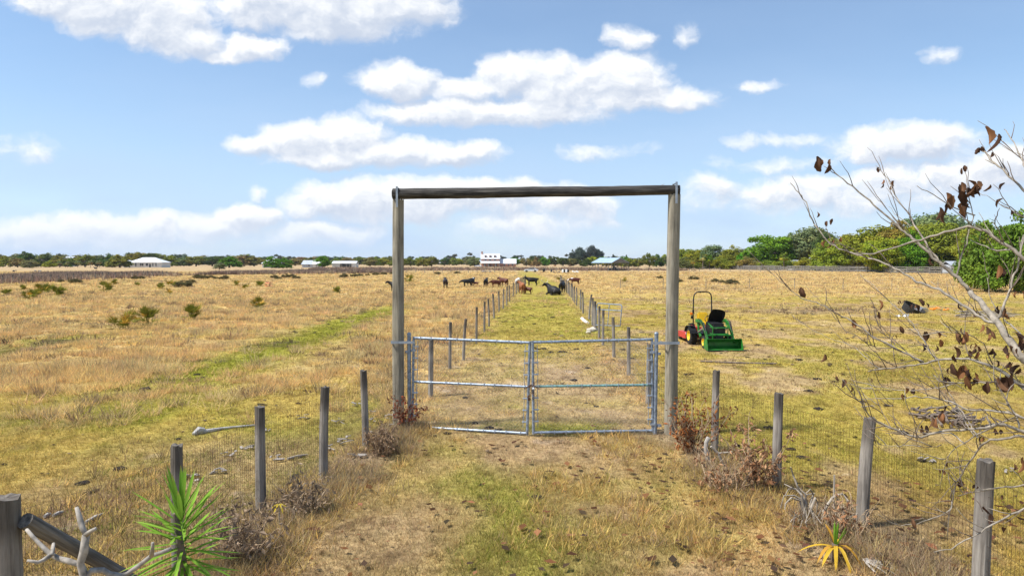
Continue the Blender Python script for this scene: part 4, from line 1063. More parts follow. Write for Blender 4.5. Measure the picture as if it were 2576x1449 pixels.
cow_meshes = {'stand': cow_mesh('cow_body'), 'graze': cow_mesh('cow_body', headz=-.35), 'turn': cow_mesh('cow_body', heady=.22), 'lie': cow_mesh('cow_body', 'lie', heady=.12)}
hornm = {}
for k, me in cow_meshes.items():
    for s in (-1, 1):
        px, py, pz = me['poll']; mb = MB()
        mb.tube([(px, py + .08 * s, pz + .08), (px + .02, py + .25 * s, pz + .12), (px + .10, py + .38 * s, pz + .22), (px + .14, py + .40 * s, pz + .36)], [.032, .027, .018, .005], 7); hornm[k, s] = mb.mesh('horn', M['horn'], True)
def hide(name, base, patch=None, amt=.5, scale=1.4, seed=0):
    m, nt, b = new_mat(name); tcn = N(nt, 'ShaderNodeTexCoord'); no = N(nt, 'ShaderNodeTexNoise'); no.inputs['Scale'].default_value = scale; no.inputs['Detail'].default_value = 3
    ad = N(nt, 'ShaderNodeVectorMath', operation='ADD'); nt.links.new(tcn.outputs['Object'], ad.inputs[0]); ad.inputs[1].default_value = (seed, seed * 2, 0); nt.links.new(ad.outputs[0], no.inputs['Vector'])
    f = no.outputs['Fac']
    if patch:
        sx = N(nt, 'ShaderNodeSeparateXYZ'); nt.links.new(tcn.outputs['Object'], sx.inputs[0])
        h_ = mth('MULTIPLY_ADD', mth('SUBTRACT', sx.outputs[2], .95, tree=nt), 1.1, f, tree=nt)          # pale along the back
        f = mth('MAXIMUM', h_, mth('MULTIPLY_ADD', mth('SUBTRACT', sx.outputs[0], 1.0, tree=nt), 3.0, .6, tree=nt), tree=nt)
        c = ramp(nt, f, [(amt - .02, base), (amt + .02, patch)])
    else: c = ramp(nt, f, [(.3, [q * .75 for q in base]), (.7, [q * 1.3 for q in base])])
    nt.links.new(c, b.inputs['Base Color']); b.inputs['Roughness'].default_value = .55; b.inputs['Specular IOR Level'].default_value = .3
    return m
H_BLK, H_RED, H_ORG = hide('black hide', (.010, .009, .009)), hide('red brown hide', (.10, .028, .014)), hide('orange hide', (.27, .095, .03))
H_DBR = hide('dark brown hide', (.022, .014, .012)); H_RW = hide('red and white hide', (.085, .022, .015), (.72, .68, .64), .68, 1.3, 3); H_WHT = hide('pale grey hide', (.50, .48, .45), (.66, .64, .62), .6, 1.2, 5); H_BW = hide('black and white hide', (.012, .011, .011), (.7, .68, .66), .80, 1.3, 1)
def cow(x, y, head, scale, pose, mat, label, horns=False, group='cattle spread over the pasture and the lane', name='cow', cat='cow'):
    """head: bearing of the nose, 0 = to the right, 90 = away from the camera."""
    p = G(x, y); root = empty(name, (p.x, p.y, gz(p.x, p.y)), math.radians(head), label, cat, group); root.scale = (scale,) * 3
    me = cow_meshes[pose].copy(); me.materials.clear(); me.materials.append(mat); link('body', me, root)
    if horns:
        for s in (-1, 1): link('horn', hornm[pose, s], root)
    return root
cow(1120.6, 726.4, 98, 1.02, 'stand', H_DBR, 'dark brown cow seen from behind, alone at the left of the herd')
cow(1176, 721.7, 186, .86, 'graze', H_BLK, 'black cow side on with its head to the left, beside a small calf')
cow(1186, 719.6, 60, .92, 'turn', H_BW, 'black cow with white on its back, half hidden behind another black cow')
cow(1196, 719.5, 172, .48, 'graze', H_RW, 'small red and white calf beside the two black cows', name='calf', cat='calf')
cow(1222.5, 722, 84, .92, 'stand', H_BLK, 'black cow seen end on between the calf and the brown cows')
cow(1247, 723.5, 205, .82, 'graze', H_RED, 'brown cow with lowered white face turned to the left')
cow(1267, 721.4, 132, .98, 'stand', H_RED, 'red brown cow standing nearest the left lane fence outside the lane', True)
cow(1301.6, 721.4, -80, .92, 'stand', H_WHT, 'pale grey cow behind the left lane fence facing the camera')
cow(1313.8, 738.9, 100, 1.02, 'turn', H_ORG, 'orange brown cow in the lane with a calf against its side')
cow(1327, 739.5, 150, .62, 'graze', H_RED, 'red brown calf beside the orange cow in the lane', name='calf', cat='calf')
cow(1338.8, 718.9, 180, .98, 'stand', H_BLK, 'black horned cow standing side on at the far end of the lane', True)
cow(1393, 743, 132, 1.12, 'lie', H_BLK, 'black horned cow lying down in the lane', True)
cow(1414.6, 736.4, 74, 1.0, 'turn', H_BLK, 'black cow standing end on against the right lane fence')
cow(1446, 717, 184, .86, 'graze', H_RW, 'red and white cow grazing beyond the right lane fence')
cow(996, 733, 180, .9, 'stand', H_BLK, 'black cow mostly hidden behind the left gateway post')
cow(241, 676.5, 175, 1.0, 'lie', H_BLK, 'black cow lying far off in front of the left tree line')
for k, (x, w_) in enumerate(((1336, 'left of the faded car'), (1352, 'right beside the brick house garden'), (1396, 'above the parked wreck'), (1434, 'in front of the tall dark trees'))):
    cow(x, 671.5 + .4 * (k % 2), (175, 5, 170, 10)[k], .95, 'graze', H_RED if k != 2 else H_ORG, 'tiny far off brown cow grazing ' + w_)
# ---------------------------------------------------------------- plants near the fences
def Z5(x, y): return (x / 3.3758 + 1932, y / 3.3758 + 300.5)
def Z6(x, y): return (x / 3.3758 + 1932, y / 3.3758 + 686.9)
def Z7(x, y): return (x / 3.466, y / 3.466 + 1030.4)
def Z8(x, y): return (x / 3.464 + 2103.7, y / 3.464 + 1030.4)

def blade_leaf(vs, fs, cs, base, d, up, L, W, col, droop=.15, n=5, fold=.25):
    """One long folded leaf: widest in the middle, tip bending down."""
    d = d.normalized(); side = d.cross(up)
    if side.length < 1e-3: side = Vector((1, 0, 0))
    side.normalize(); nrm = side.cross(d)
    for i in range(n + 1):
        t = i / n; w_ = W * (.55 + 1.1 * t) * (1 - t ** 2.2) * .8 + .0006
        c = base + d * (L * t) - Vector((0, 0, 1)) * (droop * L * t * t)
        k = len(vs); vs += [c + side * w_ + nrm * fold * w_, c, c - side * w_ + nrm * fold * w_]
        q = .78 + .3 * t; tip = max(0, (t - .86) / .14); cs += [tuple(a * q * (1 - tip) + b2 * tip for a, b2 in zip(col, (.34, .24, .10)))] * 3
        if i: fs += [(k - 3, k - 2, k + 1, k), (k - 2, k - 1, k + 2, k + 1)]

# spiky green yucca
yc = empty('spiky_yucca', (0, 0, 0), 0, 'bright green spiky yucca standing by the left near fence', 'plant')
YD = 5.35; top = P(*Z7(1530, 900), YD); ft = Vector((top.x + .04, YD + .02, gz(top.x, YD)))
yc.location = ft
st_ = [Vector((0, 0, -.1)), Vector((.02, 0, .5)), Vector((-.01, .01, .9)), top - ft]
MB().tube(st_, [.05, .042, .038, .02], 10, jit=.1).build('stem', M['barkdark'], yc)
rr = random.Random(5); lv = 0
for i in range(100):
    t = (i / 99) ** .9; z = .70 + t * (top.z - ft.z - .70)
    a = i * 2.39996 + rr.uniform(-.3, .3); el = math.radians(-28 + 106 * max(0, t) ** 1.7 + rr.uniform(-16, 16))
    d = Vector((math.cos(a) * math.cos(el), math.sin(a) * math.cos(el), math.sin(el)))
    vs, fs, cs = [], [], []; g = rr.uniform(.8, 1.25)
    col = (.215 * g, .38 * g, .050 * g) if t > .10 else ((.26 * g, .27 * g, .06) if rr.random() < .5 else (.42 * g, .30 * g, .13))
    blade_leaf(vs, fs, cs, Vector((0, 0, z)) + d * .02, d, Vector((0, 0, 1)), rr.uniform(.40, .50) * (1 - .1 * (t > .93)), .0225 * rr.uniform(.8, 1.15), col, rr.uniform(-.03, .24) * (1 - t * .5) + (.35 if t < .16 else 0))
    if i < 100:
        me = bpy.data.meshes.new('leaf'); me.from_pydata([tuple(v) for v in vs], [], fs)
        at = me.color_attributes.new('Col', 'FLOAT_COLOR', 'POINT'); at.data.foreach_set('color', np.array([(*c, 1) for c in cs], np.float32).ravel()); me.materials.append(M['fresh']); link('leaf', me, yc)

# bare silver shrub in the bottom left corner
sh = empty('bare_shrub', (0, 0, 0), 0, 'leafless silver grey shrub with blunt forked branches in the bottom left corner', 'shrub')
SD = 3.55; root_ = Vector((P(*Z7(760, 1500), SD).x + .05, SD, 0)); sh.location = root_
br_ = [([(745, 1560), (735, 1449), (700, 1340), (730, 1240), (750, 1090)], .030, .022, 0), ([(750, 1090), (715, 1020), (690, 930), (668, 848)], .019, .013, .06), ([(750, 1090), (790, 1060), (832, 1035)], .017, .012, -.08),
       ([(690, 1345), (600, 1318), (520, 1300), (440, 1262), (350, 1170), (285, 1105), (230, 1040)], .021, .011, .10), ([(440, 1265), (380, 1310), (330, 1330), (235, 1312)], .015, .009, -.10), ([(455, 1265), (462, 1210), (466, 1165)], .013, .010, .12),
       ([(745, 1480), (800, 1400), (900, 1395), (960, 1430), (1060, 1449), (1110, 1430), (1200, 1365), (1320, 1272), (1400, 1245), (1490, 1210)], .022, .011, .12), ([(1322, 1272), (1330, 1210), (1332, 1160)], .014, .010, -.06)]
mb = MB()
mb.tube([Vector((0, 0, -.1)), Vector((.02, 0, .7)), P(*Z7(745, 1560), SD) - root_], [.06, .045, .032], 10, jit=.06)
for pts, r0, r1, dd in br_:
    n = len(pts); q = [P(*Z7(*p), SD + dd * i / n) - root_ for i, p in enumerate(pts)]
    mb.tube(q, [(r0 + (r1 - r0) * i / (n - 1)) * .78 * random.uniform(.9, 1.12) for i in range(n)], 10, jit=.13)
mb.build('branches', M['plumeria'], sh, True)

# the bare tree leaning in from the right
bt = empty('bare_tree', (4.9, 4.75, 0), 0, 'nearly leafless tree with curled brown leaves leaning in from the right', 'tree')
T0 = Vector((4.9, 4.75, 0))
BR = [  # (points, start radius, end radius, joins the trunk)
 ([Z6(2174,745),Z6(2050,570),Z6(1950,430),Z6(1870,330),Z6(1790,230),Z6(1715,160)], .045, .030, 1),
 ([Z6(1715,160),Z5(1620,1340),Z5(1480,1240),Z5(1400,1170),Z5(1290,1060),Z5(1200,990),Z5(1130,940),Z5(1060,870),Z5(960,780),Z5(860,690),Z5(720,570),Z5(600,480),Z5(525,400)], .026, .006, 0),
 ([Z5(1480,1240),Z5(1400,1140),Z5(1340,1050),Z5(1250,910),Z5(1200,810),Z5(1130,710),Z5(1060,610),Z5(1030,540),Z5(990,470),Z5(945,420)], .014, .004, 0),
 ([Z5(1130,940),Z5(1090,860),Z5(1040,800),Z5(960,700),Z5(910,655)], .008, .003, 0), ([Z5(1210,910),Z5(1150,860),Z5(1080,800),Z5(1025,740)], .007, .003, 0),
 ([Z6(1950,430),Z6(1850,410),Z6(1720,320),Z6(1600,240),Z6(1450,140),Z6(1300,85),Z5(1250,1375),Z5(1150,1310),Z5(1040,1240),Z5(900,1190),Z5(760,1150),Z5(600,1100),Z5(500,1030),Z5(420,930),Z5(360,820),Z5(320,700),Z5(260,620),Z5(190,540)], .020, .006, 0),
 ([Z5(2174,1180),Z5(2080,1110),Z5(1980,1040),Z5(1850,950),Z5(1700,905),Z5(1500,960),Z5(1300,1020),Z5(1100,1085),Z5(900,1140),Z5(740,1140)], .024, .008, 1),
 ([Z5(1610,1330),Z5(1625,1240),Z5(1640,1180),Z5(1690,1050),Z5(1710,930),Z5(1750,830),Z5(1720,720),Z5(1700,560),Z5(1675,450)], .012, .004, 0),
 ([Z5(1760,820),Z5(1650,780),Z5(1530,725),Z5(1400,640),Z5(1265,565)], .009, .004, 0),
 ([Z5(2250,680),Z5(2174,600),Z5(2050,480),Z5(1960,400),Z5(1880,340),Z5(1850,275),Z5(1780,260)], .016, .005, 1), ([Z5(1940,385),Z5(1840,340)], .007, .004, 0),
 ([Z5(2250,500),Z5(2174,390),Z5(2140,300),Z5(2110,240),Z5(2040,130),Z5(2005,85)], .013, .005, 1), ([Z5(2250,330),Z5(2090,280),Z5(1990,230)], .005, .002, 1),
 ([Z5(2250,880),Z5(2174,830),Z5(2000,740),Z5(1880,660),Z5(1800,630)], .007, .003, 1), ([Z5(2060,1110),Z5(1950,1120),Z5(1850,1080),Z5(1720,1025)], .012, .005, 0), ([Z5(1790,1040),Z5(1805,960)], .006, .003, 0),
 ([Z6(1945,400),Z6(2000,290),Z6(2050,150),Z5(2060,1440),Z5(2080,1340),Z5(2120,1250),Z5(2150,1100),Z5(2200,950)], .017, .008, 0),
 ([Z5(2000,1050),Z5(1960,940),Z5(1900,870)], .009, .004, 0), ([Z5(1920,1000),Z5(1850,900),Z5(1790,790)], .008, .003, 0), ([Z5(2130,1190),Z5(2170,980)], .01, .006, 0),
 ([Z6(2250,1010),Z6(2174,980),Z6(2050,870),Z6(1900,790),Z6(1750,740),Z6(1600,720),Z6(1450,740),Z6(1300,770),Z6(1150,790),Z6(1000,810),Z6(850,835)], .026, .007, 1),
 ([Z6(1450,740),Z6(1380,680),Z6(1330,590),Z6(1270,500),Z6(1200,400),Z6(1130,320),Z6(1040,250),Z6(960,170),Z6(860,80),Z6(780,10)], .012, .003, 0),
 ([Z6(1320,760),Z6(1200,700),Z6(1050,620),Z6(900,550),Z6(800,470),Z6(700,400),Z6(600,350),Z6(480,280),Z6(380,240),Z6(290,210),Z6(200,150),Z6(100,60),Z6(20,-20),Z5(0,1250)], .015, .003, 0),
 ([Z6(1050,630),Z6(930,640),Z6(850,600),Z6(760,540),Z6(650,490),Z6(600,410),Z6(540,340),Z6(480,280),Z6(420,220),Z6(320,110)], .007, .003, 0),
 ([Z6(950,815),Z6(870,760),Z6(800,680),Z6(700,610),Z6(550,560),Z6(420,510),Z6(300,440),Z6(210,355)], .007, .002, 0),
 ([Z6(1310,770),Z6(1200,690),Z6(1080,600),Z6(1000,530),Z6(930,440),Z6(915,310)], .008, .003, 0),
 ([Z6(2250,1270),Z6(2100,1190),Z6(1900,1170),Z6(1700,1160),Z6(1560,1090),Z6(1400,1060),Z6(1250,1050),Z6(1000,1070),Z6(750,1070)], .018, .004, 1),
 ([Z6(2250,960),Z6(2050,920),Z6(1900,930),Z6(1750,930),Z6(1600,940),Z6(1450,970),Z6(1300,990),Z6(1100,1000),Z6(920,965)], .014, .003, 1),
 ([Z6(2250,1360),Z6(2120,1330),Z6(2000,1280),Z6(1850,1310),Z6(1700,1330),Z6(1500,1340),Z6(1300,1390),Z6(1230,1390),Z6(1100,1330),Z6(950,1270),Z6(880,1230),Z6(830,1180),Z6(800,1120),Z6(740,1050),Z6(680,970),Z6(630,900)], .022, .004, 1),
 ([Z6(1780,1390),Z6(1720,1300),Z6(1650,1180),Z6(1560,1050),Z6(1480,930),Z6(1400,870)], .010, .003, 0), ([Z6(2140,1310),Z6(2100,1200),Z6(2020,1080),Z6(1980,1000),Z6(1910,1000)], .012, .004, 0),
 ([Z6(1700,1340),Z6(1620,1230),Z6(1540,1100),Z6(1500,1000)], .008, .003, 0), ([Z6(1230,1390),Z6(1260,1300),Z6(1235,1225)], .006, .003, 0), ([Z6(1050,1320),Z6(950,1130),Z6(850,890)], .006, .003, 0),
 ([Z6(1060,1130),Z6(950,1010),Z6(860,900)], .005, .002, 0), ([Z6(1700,700),Z6(1670,560),Z6(1680,400),Z6(1660,330)], .008, .003, 0), ([Z6(1900,780),Z6(1830,600),Z6(1700,520),Z6(1500,500)], .009, .003, 0), ([Z6(1520,545),Z6(1400,480),Z6(1250,450),Z6(1150,430)], .006, .002, 0),
 ([Z6(2174,560),Z6(2100,470),Z6(2000,390)], .012, .007, 1), ([Z6(1930,420),Z6(1800,340),Z6(1650,280),Z6(1500,160),Z6(1380,70)], .010, .003, 0), ([Z6(1950,330),Z6(1880,180),Z6(1860,40)], .007, .003, 0),
 ([Z8(1760,220),Z8(1636,230),Z8(1520,240),Z8(1350,265),Z8(1260,310),Z8(1200,400),Z8(1110,530),Z8(1050,630),Z8(1010,800),Z8(990,900),Z8(970,1130)], .020, .005, 1),
 ([Z8(1760,800),Z8(1636,860),Z8(1480,940),Z8(1300,1040),Z8(1180,1110),Z8(1000,1210),Z8(850,1240)], .016, .005, 1), ([Z8(1760,640),Z8(1600,660),Z8(1400,680),Z8(1200,720),Z8(1060,750)], .013, .005, 1),
 ([Z8(1500,140),Z8(1400,135),Z8(1210,230),Z8(1040,330),Z8(950,430)], .013, .004, 0), ([Z8(1130,300),Z8(1000,200),Z8(760,220),Z8(680,230),Z8(500,180),Z8(340,110)], .010, .003, 0),
 ([Z8(1010,800),Z8(1000,870),Z8(850,940),Z8(700,990),Z8(560,1010),Z8(480,980)], .010, .003, 0), ([Z8(1210,230),Z8(1100,60),Z8(1040,-40)], .009, .003, 0), ([Z8(1400,130),Z8(1560,60),Z8(1500,-60)], .009, .004, 0),
 ([Z8(1280,880),Z8(1180,720),Z8(1060,640)], .007, .002, 0), ([Z8(660,240),Z8(560,320),Z8(440,310),Z8(340,290)], .006, .002, 0), ([Z8(920,310),Z8(780,330),Z8(660,290)], .006, .002, 0)]
known = []      # points already grown: (x, y, depth)
def dep0(x, y): return 4.75 + max(0, 2600 - x) / 700 * 1.15
rb_ = random.Random(21); mb = MB(); dark = MB(); pale_ = MB(); twigs_at = []
for bi, (pts, r0, r1, joins) in enumerate(BR):
    x0, y0 = pts[0]; near = [k for k in known if math.hypot(k[0] - x0, k[1] - y0) < 22]
    ds = min(near, key=lambda k: math.hypot(k[0] - x0, k[1] - y0))[2] if near else dep0(x0, y0) + rb_.uniform(-.3, .3)
    drift = rb_.uniform(-.55, .75); w3 = []
    n = len(pts)
    fine = []
    for i in range(n - 1):
        for k in range(3):
            t = k / 3; p0, p1 = pts[i], pts[i + 1]
            fine.append((p0[0] + (p1[0] - p0[0]) * t + rb_.uniform(-2.2, 2.2), p0[1] + (p1[1] - p0[1]) * t + rb_.uniform(-2.2, 2.2)))
    fine.append(pts[-1]); m_ = len(fine)
    for i, (x, y) in enumerate(fine):
        t = i / (m_ - 1); d = ds + (dep0(x, y) - dep0(x0, y0)) * .8 + drift * t; known.append((x, y, d)); w3.append(P(x, y, d) - T0)
    rad = [(r0 + (r1 - r0) * (i / (m_ - 1)) ** .8) * .60 for i in range(m_)]
    if joins:
        e = w3[0]; zt = max(.5, min(3.0, e.z + T0.z - .5 * (T0.x - e.x - T0.x * 0) * 0 - .55))
        tp_ = Vector((0 + .05 * zt, 0, zt)); w3 = [tp_, tp_.lerp(e, .5) + Vector((0, 0, .1))] + w3; rad = [rad[0] * 1.5, rad[0] * 1.2] + rad
    tgt = dark if (not joins and r0 < .0085 and bi % 2) else mb
    tgt.tube(w3, rad, 7 if r0 > .012 else 5, jit=.12)
    if r0 < .03:
        for i in range(4, m_ - 1):
            if rb_.random() < .26: twigs_at.append((w3[i], (w3[i] - w3[i - 1]).normalized(), rad[min(i, len(rad) - 1)]))
mb.build('branches', M['bark'], bt, True)
for p, d, r in twigs_at:
    dd = (d + Vector((rb_.uniform(-.7, .2), rb_.uniform(-.7, .7), rb_.uniform(-.1, 1.0)))).normalized(); Ln = rb_.uniform(.10, .34); q = [p]
    for k in range(4): q.append(q[-1] + dd * Ln / 4 + Vector((rb_.uniform(-.012, .012), rb_.uniform(-.012, .012), rb_.uniform(-.005, .022))))
    dark.tube(q, [min(r, .0045) * .9, .0035, .003, .0024, .0016], 4)
for (x, y, d) in [k for k in known if k[0] > 2180 and k[1] > 820]:
    if rb_.random() < .22:
        q = [(x, y, d)]; a = rb_.uniform(1.7, 3.4); Lp = rb_.uniform(30, 95)
        for k in range(6): a += rb_.uniform(-.3, .2); q.append((q[-1][0] + math.cos(a) * Lp / 6, q[-1][1] - math.sin(a) * Lp / 6, q[-1][2] + rb_.uniform(-.05, .05)))
        (dark if rb_.random() < .6 else pale_).tube([P(*e) - T0 for e in q], [.0042, .0038, .0034, .003, .0026, .0022, .0014], 4)
if pale_.v: pale_.build('pale_twigs', M['bark'], bt, True)['kind'] = 'stuff'
dark.build('twigs', M['barkdark'], bt, True)['kind'] = 'stuff'
MB().tube([Vector((0, 0, -.2)), Vector((.02, .02, .8)), Vector((.06, 0, 1.8)), Vector((.16, .02, 3.1))], [.13, .11, .09, .06], 14, jit=.06).build('trunk', M['bark'], bt, True)
# curled leaves: cupped blades hung from a short stalk
LEAF = [(Z5,(1600,720),9,1.25),(Z5,(1690,640),6,1.1),(Z5,(1740,590),3,.9),(Z5,(1830,580),2,.7),(Z5,(458,440),2,1.1),(Z5,(455,370),2,.7),(Z5,(530,365),1,.6),(Z5,(1000,560),3,.6),(Z5,(1060,555),2,.5),(Z5,(935,430),1,.5),(Z5,(1935,185),2,1.3),(Z5,(1800,262),2,.55),(Z5,(1898,302),1,.5),(Z5,(1645,442),1,.7),(Z5,(1672,420),1,.6),
 (Z5,(415,812),1,.75),(Z5,(500,888),1,.65),(Z5,(540,872),1,.6),(Z5,(490,1060),2,.6),(Z5,(620,1022),1,.55),(Z5,(552,1045),1,.45),(Z5,(1975,712),1,.8),(Z5,(1400,1205),1,.65),(Z5,(1940,1278),2,.9),(Z5,(1995,572),1,.5),(Z5,(2065,792),1,.5),(Z5,(1530,800),2,1.1),
 (Z6,(297,165),1,1),(Z6,(850,190),1,.6),(Z6,(940,272),1,.9),(Z6,(955,372),2,.6),(Z6,(725,432),1,.75),(Z6,(1137,482),1,.95),(Z6,(1340,540),1,1.1),(Z6,(1142,660),1,1),(Z6,(465,722),1,.85),(Z6,(1310,632),1,.7),(Z6,(1595,690),2,.9),(Z6,(630,920),2,.6),(Z6,(590,895),1,.5),(Z6,(1690,870),5,1.0),(Z6,(1785,890),3,1.0),(Z6,(1940,930),3,1.05),(Z6,(2020,935),4,1.1),(Z6,(1367,985),1,.75),(Z6,(1190,1035),3,.65),(Z6,(1490,920),3,.7),(Z6,(1240,1005),1,.6),(Z6,(1400,1235),2,.95),(Z6,(1475,1210),3,.95),(Z6,(1890,712),2,.8),(Z6,(1740,710),2,.6),(Z6,(1985,770),2,.7),(Z6,(2085,800),1,.7),(Z6,(2005,335),3,.8),(Z6,(1315,280),2,.7),(Z6,(1350,275),1,.6),(Z6,(1640,285),1,.6),(Z6,(1825,462),2,.6),(Z6,(2150,850),2,.9),(Z6,(2120,580),2,.8),(Z6,(2150,620),1,.8),(Z6,(1440,1100),1,.5),(Z6,(1600,520),4,.8),(Z6,(1700,640),2,.5),(Z6,(1540,640),1,.5),(Z6,(1100,540),2,.35),(Z6,(1240,270),2,.45),(Z6,(1130,255),3,.4),(Z6,(2110,200),2,.5),(Z6,(1330,1335),2,.6),(Z6,(1815,1410),1,.5),(Z6,(1945,1335),2,.5),(Z6,(870,910),1,.5),(Z6,(700,990),1,.4),(Z6,(1690,960),1,.5),(Z6,(1540,830),1,.5),(Z6,(2020,640),2,.6),(Z6,(1780,660),2,.6),(Z6,(1900,560),2,.6),(Z6,(1480,560),2,.6),(Z6,(1420,640),1,.6),(Z6,(1760,350),1,.5),(Z6,(2080,690),2,.5),(Z6,(1640,590),2,.5),
 (Z8,(1310,915),3,1.0),(Z8,(680,990),1,.7),(Z8,(940,1050),1,.6),(Z8,(1070,660),3,.6),(Z8,(1215,690),2,.5),(Z8,(1445,765),1,.5),(Z8,(1625,690),1,.9),(Z8,(1460,1050),1,.6),(Z8,(940,565),2,.5),(Z8,(975,480),1,.5),(Z8,(1530,970),1,.6),(Z8,(1545,500),1,.6),(Z8,(1620,500),2,.8),(Z8,(770,185),2,.55),(Z8,(1270,260),1,.5),(Z8,(1400,190),1,.6),(Z8,(1020,125),1,.5)]
vs, fs, cs = [], [], []
for fn, (lx, ly), cnt, size in LEAF:
    size *= .80
    if fn is Z6 and cnt == 1 and rb_.random() < .3: continue
    X_, Y_ = fn(lx, ly); near = min(known, key=lambda k: math.hypot(k[0] - X_, k[1] - Y_)); c0 = P(X_, Y_, near[2]) - T0
    for j in range(cnt):
        c = c0 + Vector((rb_.uniform(-.07, .07), rb_.uniform(-.07, .07), rb_.uniform(-.06, .06))) * (size if cnt > 1 else 0)
        Ln = .060 * size * rb_.uniform(.75, 1.2); W_ = Ln * rb_.uniform(.42, .62); ax = Vector((rb_.uniform(-.5, .5), rb_.uniform(-.5, .5), -1)).normalized(); sd = ax.cross(Vector((rb_.uniform(-1, 1), rb_.uniform(-1, 1), .1))).normalized(); nr_ = ax.cross(sd)
        pal = rb_.choice([(.075, .042, .028), (.10, .055, .034), (.14, .075, .042), (.06, .036, .028), (.20, .095, .045)])
        k0 = len(vs); ns = 7
        for i in range(ns):
            t = i / (ns - 1); wv = W_ * math.sin(PI * min(1, t * .94 + .06)) ** .7 * rb_.uniform(.72, 1.18); cc_ = c + ax * (Ln * 2 * (t - .5)) + nr_ * (.35 * Ln * math.sin(t * 3 + j))
            for u in (-1, -.45, 0, .45, 1):
                vs.append(cc_ + sd * (wv * u) + nr_ * (wv * .85 * u * u)); cs.append(tuple(q * (1.35 if u == 0 else 1) for q in pal))
            if i:
                for u in range(4): a_ = k0 + (i - 1) * 5 + u; fs.append((a_, a_ + 1, a_ + 6, a_ + 5))
me = bpy.data.meshes.new('dry_leaves'); me.from_pydata([tuple(v) for v in vs], [], fs)
at = me.color_attributes.new('Col', 'FLOAT_COLOR', 'POINT'); at.data.foreach_set('color', np.array([(*c, 1) for c in cs], np.float32).ravel()); me.materials.append(M['leaf']); me.shade_smooth()
lo = link('dry_leaves', me, bt); lo['kind'] = 'stuff'
bt_pts = None

# dead shrubs
def dead_shrub(name, label, loc, H, R_, nst, leafcol, nleaf, seed, upright=.6, mat='browntwig', top=1.0):
    rr = random.Random(seed); root = empty(name, (loc[0], loc[1], gz(*loc)), 0, label, 'shrub'); mb = MB(); tips = []
    for i in range(nst):
        a = rr.uniform(0, 2 * PI); tilt = rr.uniform(0, 1) * (1 - upright * .5)
        d = Vector((math.cos(a) * tilt, math.sin(a) * tilt, 1)).normalized(); p = Vector((rr.uniform(-.3, .3) * R_, rr.uniform(-.3, .3) * R_, -.03)); q = [p]; Ln = H * rr.uniform(.55, 1.05); n = 7
        for k in range(n):
            d = (d + Vector((rr.uniform(-.2, .2), rr.uniform(-.2, .2), rr.uniform(-.12, .10)))).normalized(); q.append(q[-1] + d * Ln / n)
            if k > 0: tips.append((q[-1], d, k / n))
        r0 = rr.uniform(.006, .014); mb.tube(q, [r0 * (1 - .75 * k / n) for k in range(n + 1)], 5, jit=.1)
    for p, d, t in list(tips):
        if rr.random() < .8:
            d2 = (d + Vector((rr.uniform(-1, 1), rr.uniform(-1, 1), rr.uniform(-.3, .7)))).normalized(); q = [p]; Ln = rr.uniform(.08, .26) * H
            for k in range(3): q.append(q[-1] + d2 * Ln / 3 + Vector((rr.uniform(-.02, .02), rr.uniform(-.02, .02), rr.uniform(-.02, .02)))); tips.append((q[-1], d2, t))
            mb.tube(q, [.005, .004, .003, .002], 4)
    mb.build('stems', M[mat], root)
    vs, fs, cs = [], [], []
    for i in range(nleaf):
        p, d, t = rr.choice(tips); p = p + Vector((rr.uniform(-.03, .03), rr.uniform(-.03, .03), rr.uniform(-.05, .02)))
        Ln, W_ = rr.uniform(.03, .055), rr.uniform(.012, .022); ax = Vector((rr.uniform(-.8, .8), rr.uniform(-.8, .8), rr.uniform(-1.2, .2))).normalized(); sd = ax.cross(Vector((rr.uniform(-1, 1), rr.uniform(-1, 1), .3))).normalized(); nr_ = ax.cross(sd)
        c = rr.choice(leafcol); g = rr.uniform(.7, 1.3); k0 = len(vs)
        vs += [p, p + ax * Ln + sd * W_ + nr_ * W_ * .6, p + ax * Ln * 2, p + ax * Ln - sd * W_ + nr_ * W_ * .6, p + ax * Ln]; fs += [(k0, k0 + 1, k0 + 4), (k0 + 1, k0 + 2, k0 + 4), (k0 + 2, k0 + 3, k0 + 4), (k0 + 3, k0, k0 + 4)]; cs += [tuple(q * g for q in c)] * 5
    if nleaf:
        me = bpy.data.meshes.new('dead_leaves'); me.from_pydata([tuple(v) for v in vs], [], fs)
        at = me.color_attributes.new('Col', 'FLOAT_COLOR', 'POINT'); at.data.foreach_set('color', np.array([(*c, 1) for c in cs], np.float32).ravel()); me.materials.append(M['leaf']); link('dead_leaves', me, root)
    return root
RUST = [(.29, .10, .035), (.24, .10, .045), (.17, .075, .04), (.36, .15, .05)]; TAN = [(.38, .21, .11), (.30, .15, .075), (.44, .26, .14), (.24, .13, .075)]
dead_shrub('dead_shrub', 'rust leaved dead shrub at the foot of the right timber post', (3.13, 11.6), .98, .45, 30, RUST, 620, 1)
dead_shrub('dead_shrub', 'dead brown shrub with a tall leafy spike against the second right fence post', (3.55, 9.75), 1.05, .22, 16, TAN, 520, 2, .85)
dead_shrub('dead_shrub', 'low tangle of dead brown stems left of the second right fence post', (3.05, 9.75), .62, .6, 34, TAN, 160, 3, .2)
dead_shrub('dead_shrub', 'thin reddish dead creeper at the foot of the left timber post', (-2.14, 13.25), .75, .2, 14, [(.28, .08, .04), (.2, .07, .04)], 260, 4, .7)
dead_shrub('dead_shrub', 'grey brown dead brush heap beside the spiky green plant', (-2.95, 7.4), .72, .55, 40, [(.33, .24, .165), (.25, .18, .12)], 420, 5, .15)
dead_shrub('dead_shrub', 'grey dead brush below the second left fence post', (-2.78, 8.9), .55, .5, 34, [(.36, .27, .18), (.26, .19, .13)], 320, 6, .1)
